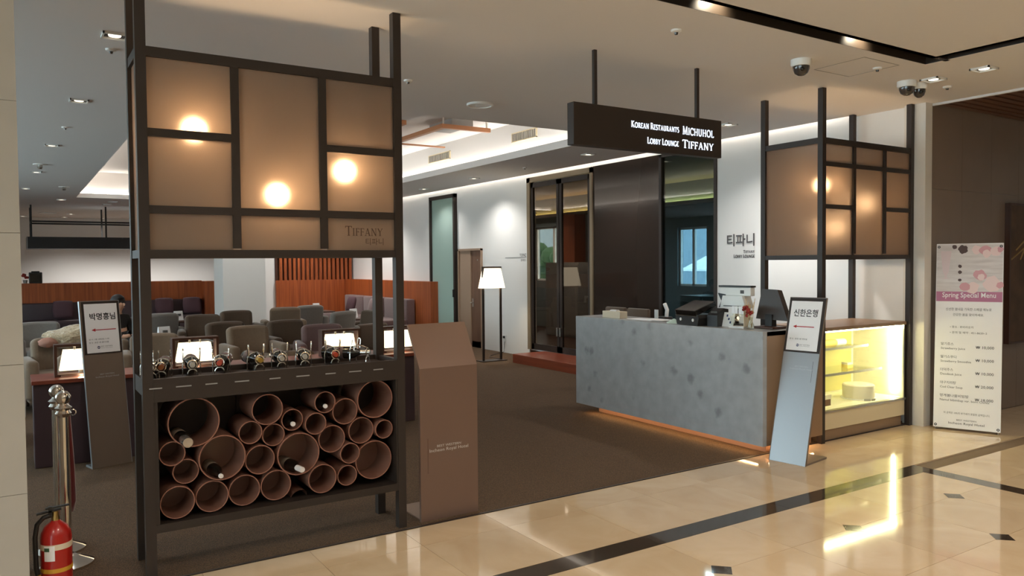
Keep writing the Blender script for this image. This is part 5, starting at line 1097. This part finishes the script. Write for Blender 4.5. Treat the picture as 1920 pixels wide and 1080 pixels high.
def dome(x, y, lb, r=0.075):
    q = thing('dome_camera', lb, 'security camera', (x, y, Z), 0, 'dome cameras'); obj('mount', MB().lathe([(r, 0.0), (r, -0.035), (r * 0.92, -0.05)], 28), M['white'], q, True)
    obj('dome', MB().lathe([(r * 0.82, -0.048), (r * 0.8, -0.07), (r * 0.62, -0.10), (r * 0.3, -0.116), (0.002, -0.12)], 24), M['dome_dark'], q, True)
    obj('lens', MB().ball((-r * 0.45, -r * 0.5, -0.078), 0.017, 10, 8), M['gloss_black'], q, True)
dome(4.965, 3.715, 'white dome camera on the lobby ceiling, single one'); dome(6.33, 3.70, 'white dome camera, left of the touching pair'); dome(6.50, 3.69, 'white dome camera, right of the touching pair', 0.062)
def detector(x, y, lb, r=0.035, c_=None):
    q = thing('ceiling_detector', lb, 'detector', (x, y, Z), 0, 'small ceiling detectors'); obj('body', MB().lathe([(r, 0), (r * 0.95, -0.012), (r * 0.5, -0.018)], 18), c_ or M['white'], q, True); obj('sensor', MB().lathe([(r * 0.4, -0.017), (r * 0.3, -0.03)], 12), M['dome_dark'], q, True)
for x, y, lb in ((3.629, 3.66, 'small white ceiling detector above the hanging sign'), (5.681, 3.558, 'tiny ceiling detector in the access hatch'), (6.814, 3.622, 'tiny ceiling detector right of the paired cameras'), (2.727, 5.778, 'tiny ceiling detector beside the left rack post'), (6.731, 10.073, 'tiny ceiling detector above the glass double door'), (0.595, 6.003, 'twin sprinkler near the first square downlight'), (0.491, 9.555, 'tiny ceiling detector between the second and third downlight')): detector(x, y, lb)
for x, y, lb in ((0.349, 13.165, 'silver sprinkler left of rack, nearer one'), (0.811, 16.59, 'silver sprinkler left of rack, farther one')):
    q = thing('sprinkler', lb, 'sprinkler', (x, y, Z), 0, 'ceiling sprinklers'); obj('plate', MB().lathe([(0.09, 0), (0.09, -0.01)], 20), M['white'], q); obj('head', MB().lathe([(0.03, -0.01), (0.035, -0.05), (0.02, -0.07)], 14), M['steel'], q, True)
hz = struct('trim_11', MB().box(5.3, 5.306, 3.42, 3.85, Z - 0.002, Z).box(5.3, 5.75, 3.844, 3.85, Z - 0.002, Z).box(5.744, 5.75, 3.42, 3.85, Z - 0.002, Z).box(5.3, 5.75, 3.42, 3.426, Z - 0.002, Z), M['grey_box'])

# ================================================================== SEATED GUEST AND FUR COAT
def skin_body(name, verts, edges, m_, parent, lv=2):
    me = bpy.data.meshes.new(name); me.from_pydata([v[:3] for v in verts], edges, []); o = link(name, me, m_, parent)
    o.modifiers.new('skin', 'SKIN'); sk = me.skin_vertices[0].data
    for i, v in enumerate(verts): sk[i].radius = (v[3], v[4] if len(v) > 4 else v[3]); sk[i].use_root = (i == 0)
    sb = o.modifiers.new('sub', 'SUBSURF'); sb.levels = lv; sb.render_levels = lv
    me.polygons.foreach_set('use_smooth', [True] * len(me.polygons)); return o
# seated in the third row, turned to the right, wearing black
q = thing('person', 'seated person with short black hair in a black coat behind the sign stand', 'person', (1.27, 12.50, 0.003), 0.75)
armchair('taupe armchair under the seated person in black', 1.30, 12.56, 0.75, 'taupe', h=0.70)
V = [(0, 0.08, 0.55, .15, .12), (0, 0.09, 0.72, .14, .11), (0, 0.07, 0.86, .16, .105), (0, 0.05, 0.925, .075, .07), (0, 0.03, 0.97, .05, .05), (0, 0.015, 1.03, .07, .085), (0, 0.01, 1.10, .072, .09),
     (0.17, 0.06, 0.86, .06), (0.22, 0.0, 0.66, .048), (0.16, -0.2, 0.60, .036), (0.10, -0.27, 0.62, .03),
     (-0.17, 0.06, 0.86, .06), (-0.22, 0.0, 0.66, .048), (-0.16, -0.2, 0.60, .036), (-0.10, -0.27, 0.62, .03),
     (0.09, -0.05, 0.52, .09), (0.10, -0.38, 0.52, .07), (0.10, -0.42, 0.28, .052), (0.10, -0.42, 0.06, .038), (0.10, -0.54, 0.035, .032),
     (-0.09, -0.05, 0.52, .09), (-0.10, -0.38, 0.52, .07), (-0.10, -0.42, 0.28, .052), (-0.10, -0.42, 0.06, .038), (-0.10, -0.54, 0.035, .032)]
Eg = [(0, 1), (1, 2), (2, 3), (3, 4), (4, 5), (5, 6), (2, 7), (7, 8), (8, 9), (9, 10), (2, 11), (11, 12), (12, 13), (13, 14), (0, 15), (15, 16), (16, 17), (17, 18), (18, 19), (0, 20), (20, 21), (21, 22), (22, 23), (23, 24)]
skin_body('body', V, Eg, M['skin'], q)
Vc = [(v[0], v[1], v[2], v[3] + .014, (v[4] if len(v) > 4 else v[3]) + .014) for v in V[:4]] + [(v[0], v[1], v[2], v[3] + .012) for v in (V[7], V[8], V[9], V[11], V[12], V[13])]
skin_body('coat', Vc, [(0, 1), (1, 2), (2, 3), (2, 4), (4, 5), (5, 6), (2, 7), (7, 8), (8, 9)], M['cloth_black'], q)
Vt = [(v[0], v[1], v[2], v[3] + .012) for v in (V[0], V[15], V[16], V[17], V[18], V[20], V[21], V[22], V[23])]
skin_body('trousers', Vt, [(0, 1), (1, 2), (2, 3), (3, 4), (0, 5), (5, 6), (6, 7), (7, 8)], M['black'], q)
for s in (-1, 1): obj('shoe', bx(s * 0.1 - 0.045, s * 0.1 + 0.045, -0.60, -0.36, 0, 0.075, None, 0.025, 3), M['gloss_black'], q, True)
hm = MB(); hm.ball((0, 0.03, 1.10), 0.105, 20, 14, (0.92, 1.0, 1.02)); hr = obj('hair', hm, M['hair'], q, True)
for v in hr.data.vertices:
    if v.co.y < -0.045 and v.co.z < 1.14: v.co.y = max(v.co.y, -0.03)
    if v.co.z < 1.05: v.co.z = 1.05 - (1.05 - v.co.z) * 0.3
hd = obj('face', MB().ball((0, -0.075, 1.055), 0.016, 10, 8, (0.8, 1.1, 1.4)).ball((0.075, 0.02, 1.06), 0.02, 10, 8, (0.4, 0.8, 1.3)).ball((-0.075, 0.02, 1.06), 0.02, 10, 8, (0.4, 0.8, 1.3)), M['skin'], q, True)
obj('eyes', MB().ball((0.03, -0.072, 1.085), 0.009, 8, 6).ball((-0.03, -0.072, 1.085), 0.009, 8, 6), M['hair'], q, True)
obj('mouth', MB().ball((0, -0.074, 1.01), 0.02, 10, 6, (1, 0.4, 0.3)), M['pink_fur'], q, True)
for s in (-1, 1):
    for k in range(5):
        obj('finger', MB().tube([(s * (0.10 - 0.015 * k), -0.275, 0.63 - 0.004 * k), (s * (0.085 - 0.018 * k), -0.315 - 0.004 * (2 - abs(2 - k)), 0.625), (s * (0.075 - 0.018 * k), -0.335, 0.605)], 0.0085, 7, r1=0.006), M['skin'], q, True)
# fur coat draped over an armchair
fm = bmesh.new(); bmesh.ops.create_icosphere(fm, subdivisions=5, radius=1.0)
from mathutils import noise as mnoise
for v in fm.verts:
    c0 = v.co.copy(); d = 1 + 0.14 * mnoise.noise(c0 * 2.2) + 0.05 * mnoise.noise(c0 * 9) + 0.05 * mnoise.noise(c0 * 26)
    v.co = Vector((c0.x * 0.34 * d, c0.y * 0.17 * d, c0.z * 0.13 * d + 0.02 * math.sin(c0.x * 3)))
mm = MB(); mm._merge(fm); fc = thing('fur_coat', 'cream fluffy fur coat draped over a taupe armchair', 'coat', (0.60, 10.42, 0.80)); obj('fur', mm, M['fur'], fc, True)
fm = bmesh.new(); bmesh.ops.create_icosphere(fm, subdivisions=3, radius=1.0)
for v in fm.verts:
    c0 = v.co.copy(); d = 1 + 0.2 * mnoise.noise(c0 * 3); v.co = Vector((-0.29 + c0.x * 0.10 * d, -0.08 + c0.y * 0.08 * d, -0.06 + c0.z * 0.06 * d))
mm = MB(); mm._merge(fm); obj('lining', mm, M['pink_fur'], fc, True)
